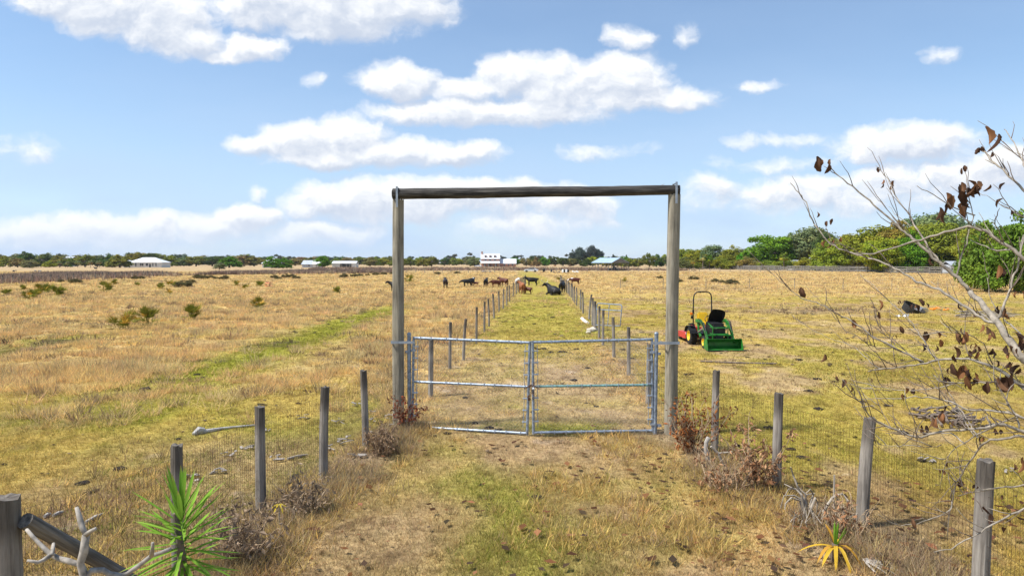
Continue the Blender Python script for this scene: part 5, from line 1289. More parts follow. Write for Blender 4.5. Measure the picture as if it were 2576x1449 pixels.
dead_shrub('dead_shrub', 'tangled dead brush between the last left fence post and the gateway', (-2.22, 11.6), .6, .5, 36, [(.30, .20, .12), (.22, .15, .10)], 420, 7, .1)
dead_shrub('dead_shrub', 'sparse dead weed stems beside the third right fence post', (3.95, 8.0), .55, .4, 26, TAN, 120, 8, .3)
# cut pale branch leaning by the first right post
cb_ = empty('cut_branch', (0, 0, 0), 0, 'pale cut branch with a splintered yellow end leaning by the first right fence post', 'branch')
q = [P(x / 4.39 / 1.1646 + 1614.3, y / 4.39 / 1.1646 + 987.5, 10.9) for x, y in ((875, 985), (850, 850), (825, 720), (830, 640), (865, 575))]
MB().tube(q, [.035, .034, .033, .032, .036], 9, jit=.06).build('pale_stem', M['palewood'], cb_)
q = [P(x / 4.39 / 1.1646 + 1614.3, y / 4.39 / 1.1646 + 987.5, 10.7) for x, y in ((1080, 1000), (1020, 860), (980, 780), (890, 690))]
MB().tube(q, [.018, .022, .024, .02], 7, jit=.1).tube([q[2], P(1842, 1136, 10.7)], [.016, .012], 6, jit=.1).build('side_stem', M['greytwig'], cb_)
c = P(1815, 1212, 10.85); mb = MB()
for dx, dz in ((-.13, .07), (.05, -.03), (.02, .06), (-.09, .03), (.06, .09)): mb.tube([c, c + Vector((dx, -.08, dz))], [.02, .003], 5)
mb.build('splinters', simple('fresh split wood', (.62, .46, .24), .8, 0, .15, 9), cb_)
# grey arching dead stems
ar = empty('dead_vine', (0, 0, 0), 0, 'tangle of pale grey arching dead stems beside the third right fence post', 'plant')
def z9(x, y): return (x / 2.3418 / 1.1646 + 1631.5, y / 2.3418 / 1.1646 + 987.5)
mb = MB(); rr = random.Random(9)
arch = [[(1060,880),(1080,760),(1040,680),(980,650),(930,625)],[(1090,900),(1060,740),(1000,705),(930,705),(905,790)],[(1070,860),(1040,740),(980,720),(940,760),(935,800)],[(1085,800),(1020,640),(990,560),(975,510)],[(1185,860),(1230,760),(1290,695),(1340,700),(1380,780),(1410,810)],[(1195,820),(1260,720),(1330,690),(1370,740),(1395,800)],[(1100,880),(1110,760),(1130,700),(1110,660),(1080,690)],[(1105,900),(1090,780),(1075,700),(1140,690)],[(1270,840),(1272,690),(1276,565)],[(1110,800),(1145,720),(1160,760),(1150,840)],[(1060,900),(1075,820),(1050,700),(1010,660),(960,660),(940,700)],[(1180,1000),(1200,1040),(1225,1070)],[(1240,900),(1300,930),(1370,970),(1400,940)],[(1060,820),(1080,700),(1030,650)]]
for k, a in enumerate(arch):
    d = 8.55 + rr.uniform(-.25, .25); mb.tube([P(*z9(*p), d + rr.uniform(-.05, .05)) for p in a], [.017 - .011 * i / (len(a) - 1) for i in range(len(a))] if k != 8 else .012, 7, jit=.12)
for k in range(60):
    x0 = rr.uniform(1000, 1430); a = [P(*z9(x0 + rr.uniform(-50, 50), y_), 8.45 + rr.uniform(-.3, .3)) for y_ in (960, 880 + rr.uniform(-30, 30), 800 + rr.uniform(-40, 60))]; mb.tube(a, [.006, .005, .003], 4)
mb.build('stems', M['greytwig'], ar)
# yellowing young agave
ag0 = P(2101, 1412, 7.35); ag = empty('dying_agave', (ag0.x, ag0.y, gz(ag0.x, ag0.y)), 0, 'small dying plant with drooping yellow leaves and a green heart at the right verge', 'plant')
rr = random.Random(3)
def aleaf(d, L_, W_, col, droop, z0=.12):
    vs, fs, cs = [], [], []; blade_leaf(vs, fs, cs, Vector((0, 0, z0)), Vector(d), Vector((0, 0, 1)) if abs(Vector(d).normalized().z) < .95 else Vector((0, 1, 0)), L_, W_, col, droop, 6, .35)
    me = bpy.data.meshes.new('leaf'); me.from_pydata([tuple(v) for v in vs], [], fs); at = me.color_attributes.new('Col', 'FLOAT_COLOR', 'POINT'); at.data.foreach_set('color', np.array([(*c, 1) for c in cs], np.float32).ravel()); me.materials.append(M['fresh']); link('leaf', me, ag)
for k, (d, L_, dr) in enumerate((((-.7, -.3, .5), .34, 1.0), ((-.35, -.8, .9), .42, 1.25), ((.1, -1, .7), .40, 1.15), ((.55, -.6, .8), .46, 1.2), ((.9, -.1, .4), .42, .9), ((-.9, .3, .25), .42, .55), ((-.2, .4, 1), .36, .3), ((.4, .6, .8), .36, .9), ((-.6, -.6, .3), .42, .6))):
    aleaf(d, L_, .030, (.62, .40, .045) if k % 3 else (.55, .30, .05), dr, .16)
for d in ((.1, 0, 1), (.35, -.2, 1), (-.12, -.3, 1), (.05, .2, 1), (.2, -.4, .8)): aleaf(d, .30, .022, (.20, .38, .04), .02, .16)
MB().tube([Vector((0, 0, -.05)), Vector((0, 0, .2))], [.05, .035], 9).build('stem', M['barkdark'], ag)
mb = MB()
for k in range(16):
    a = rr.uniform(-1.6, .5); L_ = rr.uniform(.2, .5); mb.tube([Vector((.12, -.1, .08)), Vector((.12 + L_ * .5 * math.cos(a), -.1 + L_ * .5 * math.sin(a), .06)), Vector((.12 + L_ * math.cos(a), -.1 + L_ * math.sin(a), .015))], [.011, .010, .004], 5)
sb = mb.build('bleached_stalks', M['palewood']); sb.location = ag.location + Vector((.12, -.02, 0)); tag(sb, 'spray of bleached white stalks beside the dying yellow plant', 'stalks')
yl = empty('yellow_sprout', tuple(gpt(703, 1332, 0)), 0, 'small yellow drooping sprout in the grey brush by the left fence', 'plant')
for k in range(7):
    vs, fs, cs = [], [], []; a = k * .9; blade_leaf(vs, fs, cs, Vector((0, 0, .3)), Vector((math.cos(a), math.sin(a), .6)), Vector((0, 0, 1)), .16, .014, (.6, .45, .05), 1.1)
    me = bpy.data.meshes.new('leaf'); me.from_pydata([tuple(v) for v in vs], [], fs); at = me.color_attributes.new('Col', 'FLOAT_COLOR', 'POINT'); at.data.foreach_set('color', np.array([(*c, 1) for c in cs], np.float32).ravel()); me.materials.append(M['fresh']); link('leaf', me, yl)
MB().tube([Vector((0, 0, 0)), Vector((0, 0, .31))], .008, 6).build('stem', M['greytwig'], yl)
# ---------------------------------------------------------------- trees
def crown(name, seed, nc, per, leaf, shape='round'):
    """Unit crown (base 0, top 1, half width .5) of small leaf faces in clumps with gaps between them."""
    r = np.random.RandomState(seed); cen = []
    while len(cen) < nc:
        p = r.rand(3) * 2 - 1; q = np.linalg.norm(p)
        if q > 1 or q < .42: continue
        if shape == 'round': c = np.array((p[0] * .44, p[1] * .44, .50 + p[2] * .44))
        elif shape == 'wide': c = np.array((p[0] * .46, p[1] * .46, .52 + p[2] * .42 * (1 - .22 * (p[0] ** 2 + p[1] ** 2))))
        elif shape == 'umbrella': c = np.array((p[0] * .48, p[1] * .48, .80 + p[2] * .17 - .14 * (p[0] ** 2 + p[1] ** 2)))
        elif shape == 'bush': c = np.array((p[0] * .46, p[1] * .46, .10 + abs(p[2]) * .84 * (1 - .15 * (p[0] ** 2 + p[1] ** 2))))
        else: c = np.array((p[0] * .30 * (1.2 - p[2]) * .8, p[1] * .30 * (1.2 - p[2]) * .8, .55 + p[2] * .45))
        if c is not None: cen.append(c)
    cen = np.array(cen); n = nc * per
    cs = .075 + .075 * r.rand(nc); hue = r.rand(nc)
    k = np.repeat(np.arange(nc), per)
    d = r.randn(n, 3); d /= np.linalg.norm(d, axis=1)[:, None]
    rad = r.rand(n) ** .45
    c = cen[k] + d * (cs[k] * rad)[:, None] * np.array((1.15, 1.15, .8))
    nrm = d * .7 + r.randn(n, 3) * .5 + np.array((0, 0, .35)); nrm /= np.linalg.norm(nrm, axis=1)[:, None]
    a = np.cross(nrm, r.randn(n, 3)); a /= np.linalg.norm(a, axis=1)[:, None]; b_ = np.cross(nrm, a)
    L_ = leaf * (.6 + .8 * r.rand(n))[:, None]; W_ = L_ * .6
    v = np.stack([c - a * L_, c - b_ * W_, c + a * L_, c + b_ * W_], 1).reshape(-1, 3)
    v[:, 2] = np.clip(v[:, 2], .0, 1.2)
    base = np.array([(.97, 1.0, .95), (1.14, 1.08, .9), (.84, .92, .9)])[(hue * 3).astype(int)]
    col = np.repeat(base[k] * (.84 + .32 * r.rand(n))[:, None], 4, 0)
    return np_mesh(name, v, None, M['foliage'], col, np.arange(len(v)).reshape(-1, 4))

def trunk_mesh(seed, hgt=.62, r=.035, limbs=5):
    rr = random.Random(seed); mb = MB()
    q = [Vector((0, 0, -.02))]
    for i in range(4): q.append(q[-1] + Vector((rr.uniform(-.03, .03), rr.uniform(-.03, .03), hgt / 4)))
    mb.tube(q, [r * 1.3, r, r * .85, r * .7, r * .45], 8)
    for i in range(limbs):
        a = 2 * PI * i / limbs + rr.uniform(-.4, .4); s = q[2].lerp(q[3], rr.random()); w_ = rr.uniform(.18, .34)
        mb.tube([s, s + Vector((math.cos(a) * w_ * .5, math.sin(a) * w_ * .5, .13)), s + Vector((math.cos(a) * w_, math.sin(a) * w_, rr.uniform(.2, .34)))], [r * .55, r * .4, r * .15], 5)
    return mb.mesh('trunk', M['barkdark'])

FAR = [crown('crown', 100 + k, 60, 60, .038, 'bush') for k in range(4)] + [crown('crown', 110 + k, 56, 60, .038, 'wide') for k in range(4)]
MIDC = [crown('crown', 120 + k, 110, 150, .021, 'wide') for k in range(2)] + [crown('crown', 123, 110, 150, .021, 'bush')] + [crown('crown', 126, 90, 140, .021, 'round')]
UMB = crown('crown', 130, 60, 120, .022, 'umbrella'); BUSH = [crown('crown', 140 + k, 60, 110, .024, 'bush') for k in range(2)]
CONE = [crown('crown', 150 + k, 60, 90, .022, 'cone') for k in range(2)]
TR = [trunk_mesh(k) for k in range(4)]

def palm_crown(seed, n=26):
    rr = random.Random(seed); vs, fs, cs = [], [], []
    for i in range(n):
        a = rr.uniform(0, 2 * PI); el = rr.uniform(-.7, 1.3); d = Vector((math.cos(a) * math.cos(el), math.sin(a) * math.cos(el), math.sin(el))); c = Vector((0, 0, .72)) + d * .16
        col = (.9, 1.0, .8) if el > -.25 else (2.0, 1.35, .9); up = Vector((0, 0, 1)); sd = d.cross(up).normalized(); up2 = sd.cross(d)
        for k in range(9):
            th = (k - 4) * .33; dd = (d * math.cos(th) + sd * math.sin(th)).normalized(); L_ = .20 * (1 - .05 * abs(k - 4)); w_ = dd.cross(up2).normalized() * .016; k0 = len(vs)
            e = c + dd * L_ - Vector((0, 0, .05 + .02 * abs(k - 4))); m_ = c + dd * L_ * .5; g = rr.uniform(.75, 1.25)
            vs += [c, m_ + w_, e, m_ - w_]; fs.append((k0, k0 + 1, k0 + 2, k0 + 3)); cs += [tuple(q * g for q in col)] * 4
    return np_mesh('crown', [tuple(v) for v in vs], None, M['foliage'], np.array(cs), np.array(fs))
PALM = [palm_crown(k) for k in range(3)]; PTR = MB().tube([(0, 0, -.02), (.01, 0, .35), (0, .01, .74)], [.030, .026, .030], 9, jit=.1).mesh('trunk', M['barkdark'])

TREES = []
def tree(xd, ybase, ytop, wd, col, kind='far', name='oak_tree', label=None, cat='tree', group=None, depth=None, trunk=True):
    if depth is None: g = G(xd, ybase)
    else: g = P(xd, 0, depth); g.z = 0
    d = g.y; top = HC + (HY - ytop) / FD * d; wid = wd / FD * d
    g.z = gz(g.x, g.y)
    r = random.Random(len(TREES) * 3 + 1)
    mes = {'far': FAR, 'mid': MIDC, 'umbrella': [UMB], 'bush': BUSH, 'cone': CONE, 'palm': PALM}[kind]
    root = empty(name, g, r.uniform(0, 6.28), label, cat, group)
    c_ = link('crown', r.choice(mes), root); c_.scale = (wid, wid, top); c_.color = (*[min(1, q * r.uniform(.88, 1.12)) for q in col], 1)
    if trunk:
        t = link('trunk', PTR if kind == 'palm' else r.choice(TR), root); t.scale = (max(wid, top * .6),) * 2 + (top,) if kind != 'palm' else (top, top, top)
    TREES.append(root); return root

DK, OL, LM, BR_, GY, BRT = (.085, .125, .036), (.20, .21, .045), (.28, .31, .035), (.26, .20, .085), (.20, .22, .11), (.11, .23, .025)
words = {DK: 'dark green', OL: 'olive green', LM: 'yellow green', BR_: 'brown leaved', GY: 'grey green', BRT: 'bright green'}
LL = []
# left tree line, front trees as they stand in the photograph: x, base, top, width, colour
L1 = [(8,672,642,34,LM),(26,673,660,14,LM),(45,673,649,34,BR_),(75,674,651,38,BR_),(70,672,631,44,DK),(112,672,639,52,DK),(125,673,656,28,LM),(150,672,641,40,OL),(178,672,646,34,OL),(215,672,640,40,OL),(245,672,647,30,DK),(302,673.5,639,54,OL),(275,672,637,40,DK),(345,671,634,50,OL),(378,671,635,44,DK),(432,670,642,50,OL),(462,670,645,32,GY),(493,670,643,46,OL),(533,670,643,44,DK),(577,674,643,54,BRT),(615,670,639,50,BR_),(640,670,645,44,OL),(684,674.8,642,36,BRT),(712,674.8,647,44,BRT),(743,669,648,36,BR_),(780,669,646,30,DK),(811,674.4,644,34,BRT),(775,669,648,30,OL),(848,668,648,34,OL),(875,668,647,30,BR_)]
r = random.Random(4)
for t in L1: LL.append((t, 'far', 'oak_tree'))
for x in range(-20, 990, 27): LL.append(((x + r.uniform(-9, 9), 666.2, r.uniform(638.5, 645) - (6 if 30 < x < 130 or 330 < x < 400 else 0) + (3.5 if x > 640 else 0), r.uniform(36, 58), r.choice([DK, DK, OL, BR_, OL])), 'far', 'oak_tree'))
for t in [(150,673.5,656,22,GY),(170,673,657,18,GY),(196,673.5,655,24,GY),(228,674,655,24,GY),(250,674,655,30,GY),(270,673.5,656,22,GY),(371,672,655,19,DK)]: LL.append((t, 'palm', 'cabbage_palm'))
LL.append(((553, 678, 657, 34, GY), 'bush', 'weeping_bush'))
# middle
for x in list(range(925, 1215, 21)): LL.append(((x + r.uniform(-8, 8), 667.5 + r.uniform(0, 3.5), r.uniform(643, 651), r.uniform(22, 36), r.choice([DK, OL, LM, GY, OL, BR_])), 'far', 'oak_tree'))
for x in list(range(1298, 1440, 19)): LL.append(((x + r.uniform(-7, 7), 668.5 + r.uniform(0, 2), r.uniform(642, 651), r.uniform(22, 34), r.choice([BRT, OL, LM, DK, BRT, BR_])), 'far', 'oak_tree'))
for x in list(range(1450, 1720, 20)): LL.append(((x + r.uniform(-7, 7), 669 + r.uniform(0, 3), r.uniform(643, 650) - (7 if x > 1620 else 0), r.uniform(24, 38), r.choice([OL, OL, LM, DK, BRT])), 'far', 'oak_tree'))
LL.sort(key=lambda t: t[0][0])
cnt = {}
for (x, yb, yt, w_, c), kind, nm in LL:
    zone_ = 'left tree line' if x < 900 else ('distant trees left of the brick house' if x < 1215 else ('distant trees between the brick house and the tall dark trees' if x < 1440 else 'distant trees around the pole barn'))
    zone_ = ('back row of the ' if (yb < 667 and x < 900) else '') + zone_
    key = (c, zone_, nm); i = cnt.get(key, 0); cnt[key] = i + 1
    kindword = {'cabbage_palm': 'cabbage palm', 'weeping_bush': 'weeping bush'}.get(nm, 'tree')
    lb = f"{nth(i)} {words[c]} {kindword} from the left in the {zone_}"
    if nm == 'weeping_bush': lb = 'drooping grey green bush in front of the weeds before the left tree line'
    if c == DK and nm == 'cabbage_palm': lb = 'small dark palm in front of the white hip roofed house'
    if len(lb.split()) > 16: lb = lb.replace('distant trees between the brick house and the tall dark trees', 'trees right of the brick house')
    tree(x, yb, yt, w_ * (1.2 if kind == 'far' else 1), c, kind, nm, lb, 'palm' if nm == 'cabbage_palm' else ('bush' if nm == 'weeping_bush' else 'tree'), 'trees of the ' + zone_)
# the tall dark casuarinas in the middle
BL = (.095, .12, .105)
for k, (x, yt, w_, lb) in enumerate(((1442, 628, 26, 'shortest and leftmost tall blue grey tree beyond the lane'), (1462, 621, 34, 'second tall blue grey tree beyond the lane, left of the highest'), (1488, 615, 38, 'highest blue grey tree beyond the end of the lane'), (1507, 626, 34, 'rightmost tall blue grey tree beyond the lane'))):
    tree(x, 669, yt, w_, BL, 'mid', 'casuarina_tree', lb, 'tree', 'tall blue grey trees beyond the lane', depth=600)
for k, (x, yt) in enumerate(((1547, 638), (1580, 640), (1554, 645))):
    tree(x, 669, yt, 14, BL, 'cone', 'pine_tree', ('left', 'right', 'shorter')[k] + ' slender pine rising behind the pole barn roof', 'tree', 'pines behind the pole barn', depth=640)
# right group
RT = [(1728,675.5,628,60,OL,'mid','oak_tree'),(1752,676,631,46,OL,'mid','oak_tree'),(1792,676,615,66,GY,'mid','oak_tree'),(1770,676,633,50,OL,'mid','oak_tree'),(1840,677,621,52,OL,'mid','oak_tree'),(1868,676,630,44,GY,'mid','oak_tree'),
      (1938,678,596,104,BRT,'mid','oak_tree'),(1985,677,600,70,DK,'mid','oak_tree'),(2028,678,580,108,GY,'mid','oak_tree'),(2075,679,588,50,DK,'mid','oak_tree'),(2090,682,612,76,LM,'mid','oak_tree'),(2145,681,598,84,OL,'mid','oak_tree'),(2200,683,577,112,OL,'mid','oak_tree'),(2262,684,569,110,BR_,'mid','oak_tree'),(2215,686,604,80,LM,'mid','oak_tree'),(2318,685,566,110,OL,'mid','oak_tree'),(2290,686,592,70,BRT,'mid','oak_tree'),(2375,686,572,110,OL,'mid','oak_tree'),(2425,686,590,90,OL,'mid','oak_tree'),
      (2345,678,534,130,GY,'umbrella','spreading_tree'),(2470,692,577,90,OL,'mid','oak_tree')]
RT.sort(key=lambda t: t[0]); cnt = {}
for (x, yb, yt, w_, c, kind, nm) in RT:
    if nm == 'spreading_tree': lb = 'flat topped grey green tree rising above the right tree group'
    else:
        key = c; i = cnt.get(key, 0); cnt[key] = i + 1; lb = f"{nth(i)} {words[c]} tree from the left in the big tree group on the right"
    if c == BR_: c = (.27, .235, .05)
    if c == OL: c = (.25, .265, .035)
    if c == BRT: c = (.15, .29, .025)
    tree(x, yb, yt - (13 if 1900 < x < 2500 and kind == 'mid' else 4 if kind == 'mid' else 0), w_ * 1.4, c, kind, nm, lb, 'tree', 'trees of the big group on the right')
for k, (x, yb, yt, w_, c) in enumerate(((1768,678,634,20,GY),(1785,678,640,22,BRT),(1745,678,648,20,OL),(1862,678,638,26,BRT),(1880,678,640,22,OL),(1972,680,632,28,OL),(2056,681,616,30,GY),(2062,681,630,26,BR_),(1716,677,648,18,GY))):
    tree(x, yb, yt, w_ * 1.5, c, 'palm', 'cabbage_palm', f'{nth(k)} cabbage palm along the front of the right tree group' if k < 5 else ('lone cabbage palm before the dark gap of the right trees', 'upper cabbage palm beside the grey trunked tree', 'brown skirted palm beside the grey trunked tree', 'small palm nearest the right timber post')[k - 5], 'palm', 'cabbage palms by the right tree group')
r = random.Random(12); ux = sorted([(1722 + 43 * k + r.uniform(-12, 12)) for k in range(18)])
for k, x in enumerate(ux):
    t = (x - 1712) / 860; tree(x, 677.5 + 13 * t ** 1.5, 652 - 20 * t + r.uniform(-7, 5), 58 + 40 * t, r.choice([(.21, .24, .035), (.27, .28, .04), (.16, .20, .06), (.24, .21, .06)]), 'bush', 'understory_bush', f'{nth(k)} leafy bush from the left, below the big trees on the right', 'bush', 'leafy bushes below the right tree group', trunk=False)
BG = (.15, .215, .035)
for k, (x, yb, yt, w_, dpt) in enumerate(((2500, 730, 545, 150, 78), (2580, 735, 530, 170, 74), (2660, 735, 540, 180, 70), (2470, 715, 610, 90, 86))):
    tree(x, yb, yt, w_, BG, 'bush' if k != 1 else 'mid', 'bright_tree', ('bright lime green spreading tree at the right edge', 'tallest bright lime tree cut by the right edge', 'bright lime tree beyond the right edge', 'low lime green bush left of the bright trees at the right edge')[k], 'tree', 'bright lime trees at the right edge', depth=dpt)

# far-off wood along the horizon: one mass of crowns
r = np.random.RandomState(9); vs, qs, cs, n0 = [], [], [], 0
src = FAR[:4]; cache = []
for me in src:
    v = np.empty(len(me.vertices) * 3, np.float32); me.vertices.foreach_get('co', v); cache.append(v.reshape(-1, 3)[: 4 * 900])
for i in range(260):
    d = r.uniform(760, 1100); x = r.uniform(-1, 1) * d * .95; px = CX + x / d * FD
    h_ = r.uniform(9, 13) + (1.5 if 1130 < px < 1420 else 0) + (3 if px < 150 else 0); v = cache[i % 4].copy(); a = r.rand() * 6.28
    v = v[RS.permutation(len(v) // 4)[:850].repeat(4) * 4 + np.tile(np.arange(4), 850)]; ce = v.reshape(-1, 4, 3).mean(1, keepdims=True); v = (ce + (v.reshape(-1, 4, 3) - ce) * 1.6).reshape(-1, 3)
    q = v * np.array((r.uniform(14, 24), r.uniform(14, 24), h_)); vs.append(np.stack([q[:, 0] * math.cos(a) - q[:, 1] * math.sin(a) + x, q[:, 0] * math.sin(a) + q[:, 1] * math.cos(a) + d, q[:, 2]], 1))
    cs.append(np.tile(np.array([(.075, .105, .07), (.10, .12, .075), (.11, .115, .085)])[r.randint(3)], (len(v), 1)))
vs = np.concatenate(vs); o = link('distant_wood', np_mesh('distant_wood', vs, None, M['blade'], np.concatenate(cs), np.arange(len(vs)).reshape(-1, 4))); tag(o, 'far off wood along the whole horizon', 'wood', kind='stuff')

# tall dead weeds behind the far left fence and along the far field edges
n = 26000; t = RS.rand(n); x = -82 - 3.8 * t + RS.randn(n) * 3 - RS.rand(n) * 16; y = 100 + 72 * t
n2_ = 6000; x2 = -78 + 150 * RS.rand(n2_) ** 1.4; y2 = 262 + RS.rand(n2_) * 90; x2 = x2 - (y2 - 262) * .25
x3 = -80 + RS.rand(9000) * 42; y3 = 172 + RS.rand(9000) * 34 + (x3 + 80) * .8
x, y = np.concatenate([x, x2, x3]), np.concatenate([y, y2, y3])
cl = fbm(x * .22, y * .16, 61, 3); k = RS.rand(len(x)) < sstep(.32, .6, cl) * .9 + .08; x, y, cl = x[k], y[k], cl[k]
pal = np.array([(.40, .29, .20), (.23, .16, .125), (.31, .22, .16), (.50, .38, .25)])[np.clip((RS.rand(len(x)) * 2 + (1 - cl) * 3).astype(int), 0, 3)]
tufts('tall_weeds', 'tall dead weeds standing along the far side of the left pasture', (x, y), (.5 + 1.3 * cl * RS.rand(len(x))), .06 + .0008 * y, 7, .5 + 0 * x, jitcol(pal, .2), (.1, .55))

# ---------------------------------------------------------------- saw palmettos and low bushes of the left pasture
def palmetto(seed):
    rr = random.Random(seed); vs, fs, cs = [], [], []
    for i in range(16):
        a = rr.uniform(0, 2 * PI); el = rr.uniform(.15, 1.3); d = Vector((math.cos(a) * math.cos(el), math.sin(a) * math.cos(el), math.sin(el))); b0 = Vector((rr.uniform(-.2, .2), rr.uniform(-.2, .2), 0)); c = b0 + d * rr.uniform(.12, .5)
        sd = d.cross(Vector((0, 0, 1))).normalized(); up2 = sd.cross(d); k0 = len(vs); w_ = sd * .012; vs += [b0 + w_, b0 - w_, c - w_, c + w_]; fs.append((k0, k0 + 1, k0 + 2, k0 + 3)); cs += [(1.2, 1.0, .7)] * 4
        dead = rr.random() < .15
        for k in range(11):
            th = (k - 5) * .24; dd = (d * math.cos(th) + sd * math.sin(th) + up2 * rr.uniform(-.1, .1)).normalized(); L_ = rr.uniform(.30, .42); w_ = dd.cross(up2).normalized() * .022; k0 = len(vs); g = rr.uniform(.7, 1.35); m_ = c + dd * L_ * .45; e = c + dd * L_
            vs += [c, m_ + w_, e, m_ - w_]; fs.append((k0, k0 + 1, k0 + 2, k0 + 3)); cs += [tuple(q * g for q in ((1.1, 1, .9) if not dead else (3, 1.6, 1.6)))] * 4
    return np_mesh('fronds', [tuple(v) for v in vs], None, M['foliage'], np.array(cs), np.array(fs))
PMT = [palmetto(k) for k in range(5)]
pl = [(15,745,1.0),(70,756,1.0),(88,750,1.1),(105,740,1.3),(120,738,1.5),(150,746,1.4),(57,729,.9),(268,734,1.5),(290,716,1.1),(345,719,.9),(403,726,1.0),(425,718,1.1),(440,722,1.3),(425,740,.8),(595,719,1.1),(618,726,.9),(655,720,1.2),(652,775,1.15),(482,806,1.2),(368,818,1.25),(310,828,1.2),(850,738,1.0),(1028,709,1.7),(1570,710,.9),(1405,705,.8)]
pl.sort()
for i, (x, y, s) in enumerate(pl):
    g = G(x, y); o = link('saw_palmetto', PMT[i % 5]); o.location = (g.x, g.y, gz(g.x, g.y)); o.scale = (s, s, s * 1.2); o.rotation_euler = (0, 0, i * 1.7); o.color = (.15, .17, .03, 1)
    tag(o, f'green saw palmetto clump in the dry pasture, {nth(i)} from the left', 'palmetto', 'saw palmetto clumps in the pasture')
dl = [(150,710),(190,713),(340,703),(355,702),(470,717),(480,712),(500,701),(515,702),(530,700),(545,703),(565,703),(690,700),(720,699),(735,697),(745,701),(865,699),(890,697),(905,695),(925,693),(945,692),(965,691),(985,690),(460,722),(700,703),(1815,711),(1798,709),(1840,716),(1100,690),(1150,688),(1700,712),(1660,700),(1745,703)]
dl.sort()
for i, (x, y) in enumerate(dl):
    g = G(x, y); s = .8 + .6 * ((i * 37) % 10) / 10; o = link('low_bush', BUSH[i % 2]); o.location = (g.x, g.y, gz(g.x, g.y) - .05); o.scale = (2.0 * s, 1.6 * s, .75 * s); o.rotation_euler = (0, 0, i); o.color = (.14, .12, .06, 1)
    tag(o, f'low dark brown green bush in the far pasture, {nth(i)} from the left', 'bush', 'low dark bushes in the far pasture')
dp0 = G(675, 722); dpm = PMT[2].copy(); o = link('dead_palmetto', dpm); o.location = dp0; o.scale = (1.1, 1.1, 1.2); o.color = (.42, .30, .20, 1); tag(o, 'pale bleached dead palmetto clump in the left pasture', 'palmetto')
# ---------------------------------------------------------------- houses
def house_box(root, name, mat, c, size): return MB().box(c, size).build(name, M[mat], root)
def hip(cx, cy, z, wx, wy, h, ridge, over=.5):
    mb = MB(); x0, x1, y0, y1 = cx - wx / 2 - over, cx + wx / 2 + over, cy - wy / 2 - over, cy + wy / 2 + over
    vs = [(x0, y0, z), (x1, y0, z), (x1, y1, z), (x0, y1, z), (cx - ridge / 2, cy, z + h), (cx + ridge / 2, cy, z + h)]
    vs += [(a, b_, c - .15) for a, b_, c in vs[:4]]
    return mb.add(vs, [(0, 1, 5, 4), (1, 2, 5), (2, 3, 4, 5), (3, 0, 4), (0, 6, 7, 1), (1, 7, 8, 2), (2, 8, 9, 3), (3, 9, 6, 0), (6, 9, 8, 7)])
def gable(x0, x1, y0, y1, z, h, axis='x', t=.14, over=.5):
    mb = MB()
    if axis == 'x':
        ym = (y0 + y1) / 2; mb.prism([(y0 - over, z - over * h / ((y1 - y0) / 2)), (ym, z + h), (y1 + over, z - over * h / ((y1 - y0) / 2)), (y1 + over, z - over * h / ((y1 - y0) / 2) - t), (ym, z + h - t * 1.3), (y0 - over, z - over * h / ((y1 - y0) / 2) - t)], x0 - over, x1 + over)
    return mb
def window(root, x, y, z, w_, h, frame='whitewall', sill=True):
    f = MB().box((x, y - .03, z + h / 2 + .04), (w_ + .16, .06, .08)).box((x, y - .03, z - h / 2 - .04), (w_ + .22, .09, .08)).box((x - w_ / 2 - .04, y - .03, z), (.08, .06, h)).box((x + w_ / 2 + .04, y - .03, z), (.08, .06, h)).box((x, y - .03, z), (.05, .05, h)).build('window', M[frame], root)
    MB().box((x, y - .02, z), (w_, .03, h)).build('pane', M['glass'], f); return f
# white house with the hip roof
wl_ = P(307, 0, 425); wr_ = P(408, 0, 425); hw = (wr_.x - wl_.x); h1 = empty('white_house', ((wl_.x + wr_.x) / 2, 425, 0), 0, 'white house with a bright hipped metal roof before the left trees', 'house')
house_box(h1, 'wall', 'whitewall', (1.2, 0, 1.55), (hw - 4.0, 11, 3.1)); hip(1.2, 0, 3.1, hw - 4.0, 11, 3.1, hw * .30).build('roof', M['whitemetal'], h1)
w1 = house_box(h1, 'side_wing', 'whitewall', (-hw / 2 + 2.2, -1.5, 1.35), (5.0, 7, 2.7)); hip(-hw / 2 + 2.2, -1.5, 2.7, 5, 7, 1.7, 1.0).build('wing_roof', M['whitemetal'], h1)
for x, w_ in ((-1.2, .9), (-.0, .9), (2.6, 1.3), (6.3, .6), (8.2, .6), (-4.2, .8)): window(h1, x, -5.5, 1.75, w_, 1.5 if abs(x) < 3 else 2.0)
MB().box((4.5, -5.53, 1.05), (1.0, .06, 2.1)).build('door', M['glass'], h1)
# white gabled cabin half behind a tree
def small_house(name, label, x0, x1, d, wallh, roofh, wall, roof, wins=2, cat='house', depthm=8, hipd=True):
    a, b_ = P(x0, 0, d), P(x1, 0, d); w_ = b_.x - a.x; h = empty(name, ((a.x + b_.x) / 2, d + depthm / 2, 0), 0, label, cat)
    house_box(h, 'wall', wall, (0, 0, wallh / 2), (w_, depthm, wallh))
    (hip(0, 0, wallh, w_, depthm, roofh, w_ * .25) if hipd else gable(-w_ / 2, w_ / 2, -depthm / 2, depthm / 2, wallh, roofh)).build('roof', M[roof], h)
    for k in range(wins): window(h, -w_ / 2 + w_ * (k + .6) / (wins + .2), -depthm / 2, wallh * .55, min(1.2, w_ * .12), wallh * .4)
    return h
small_house('white_cabin', 'small white cabin with a pale hipped roof half behind a green tree', 650, 690, 395, 2.6, 3.0, 'whitewall', 'whitemetal', 3)
small_house('grey_shed', 'low shed with a grey roof left of the white carport', 752, 788, 420, 2.2, 2.2, 'greyroof', 'greyroof', 1, 'shed', 9, False)
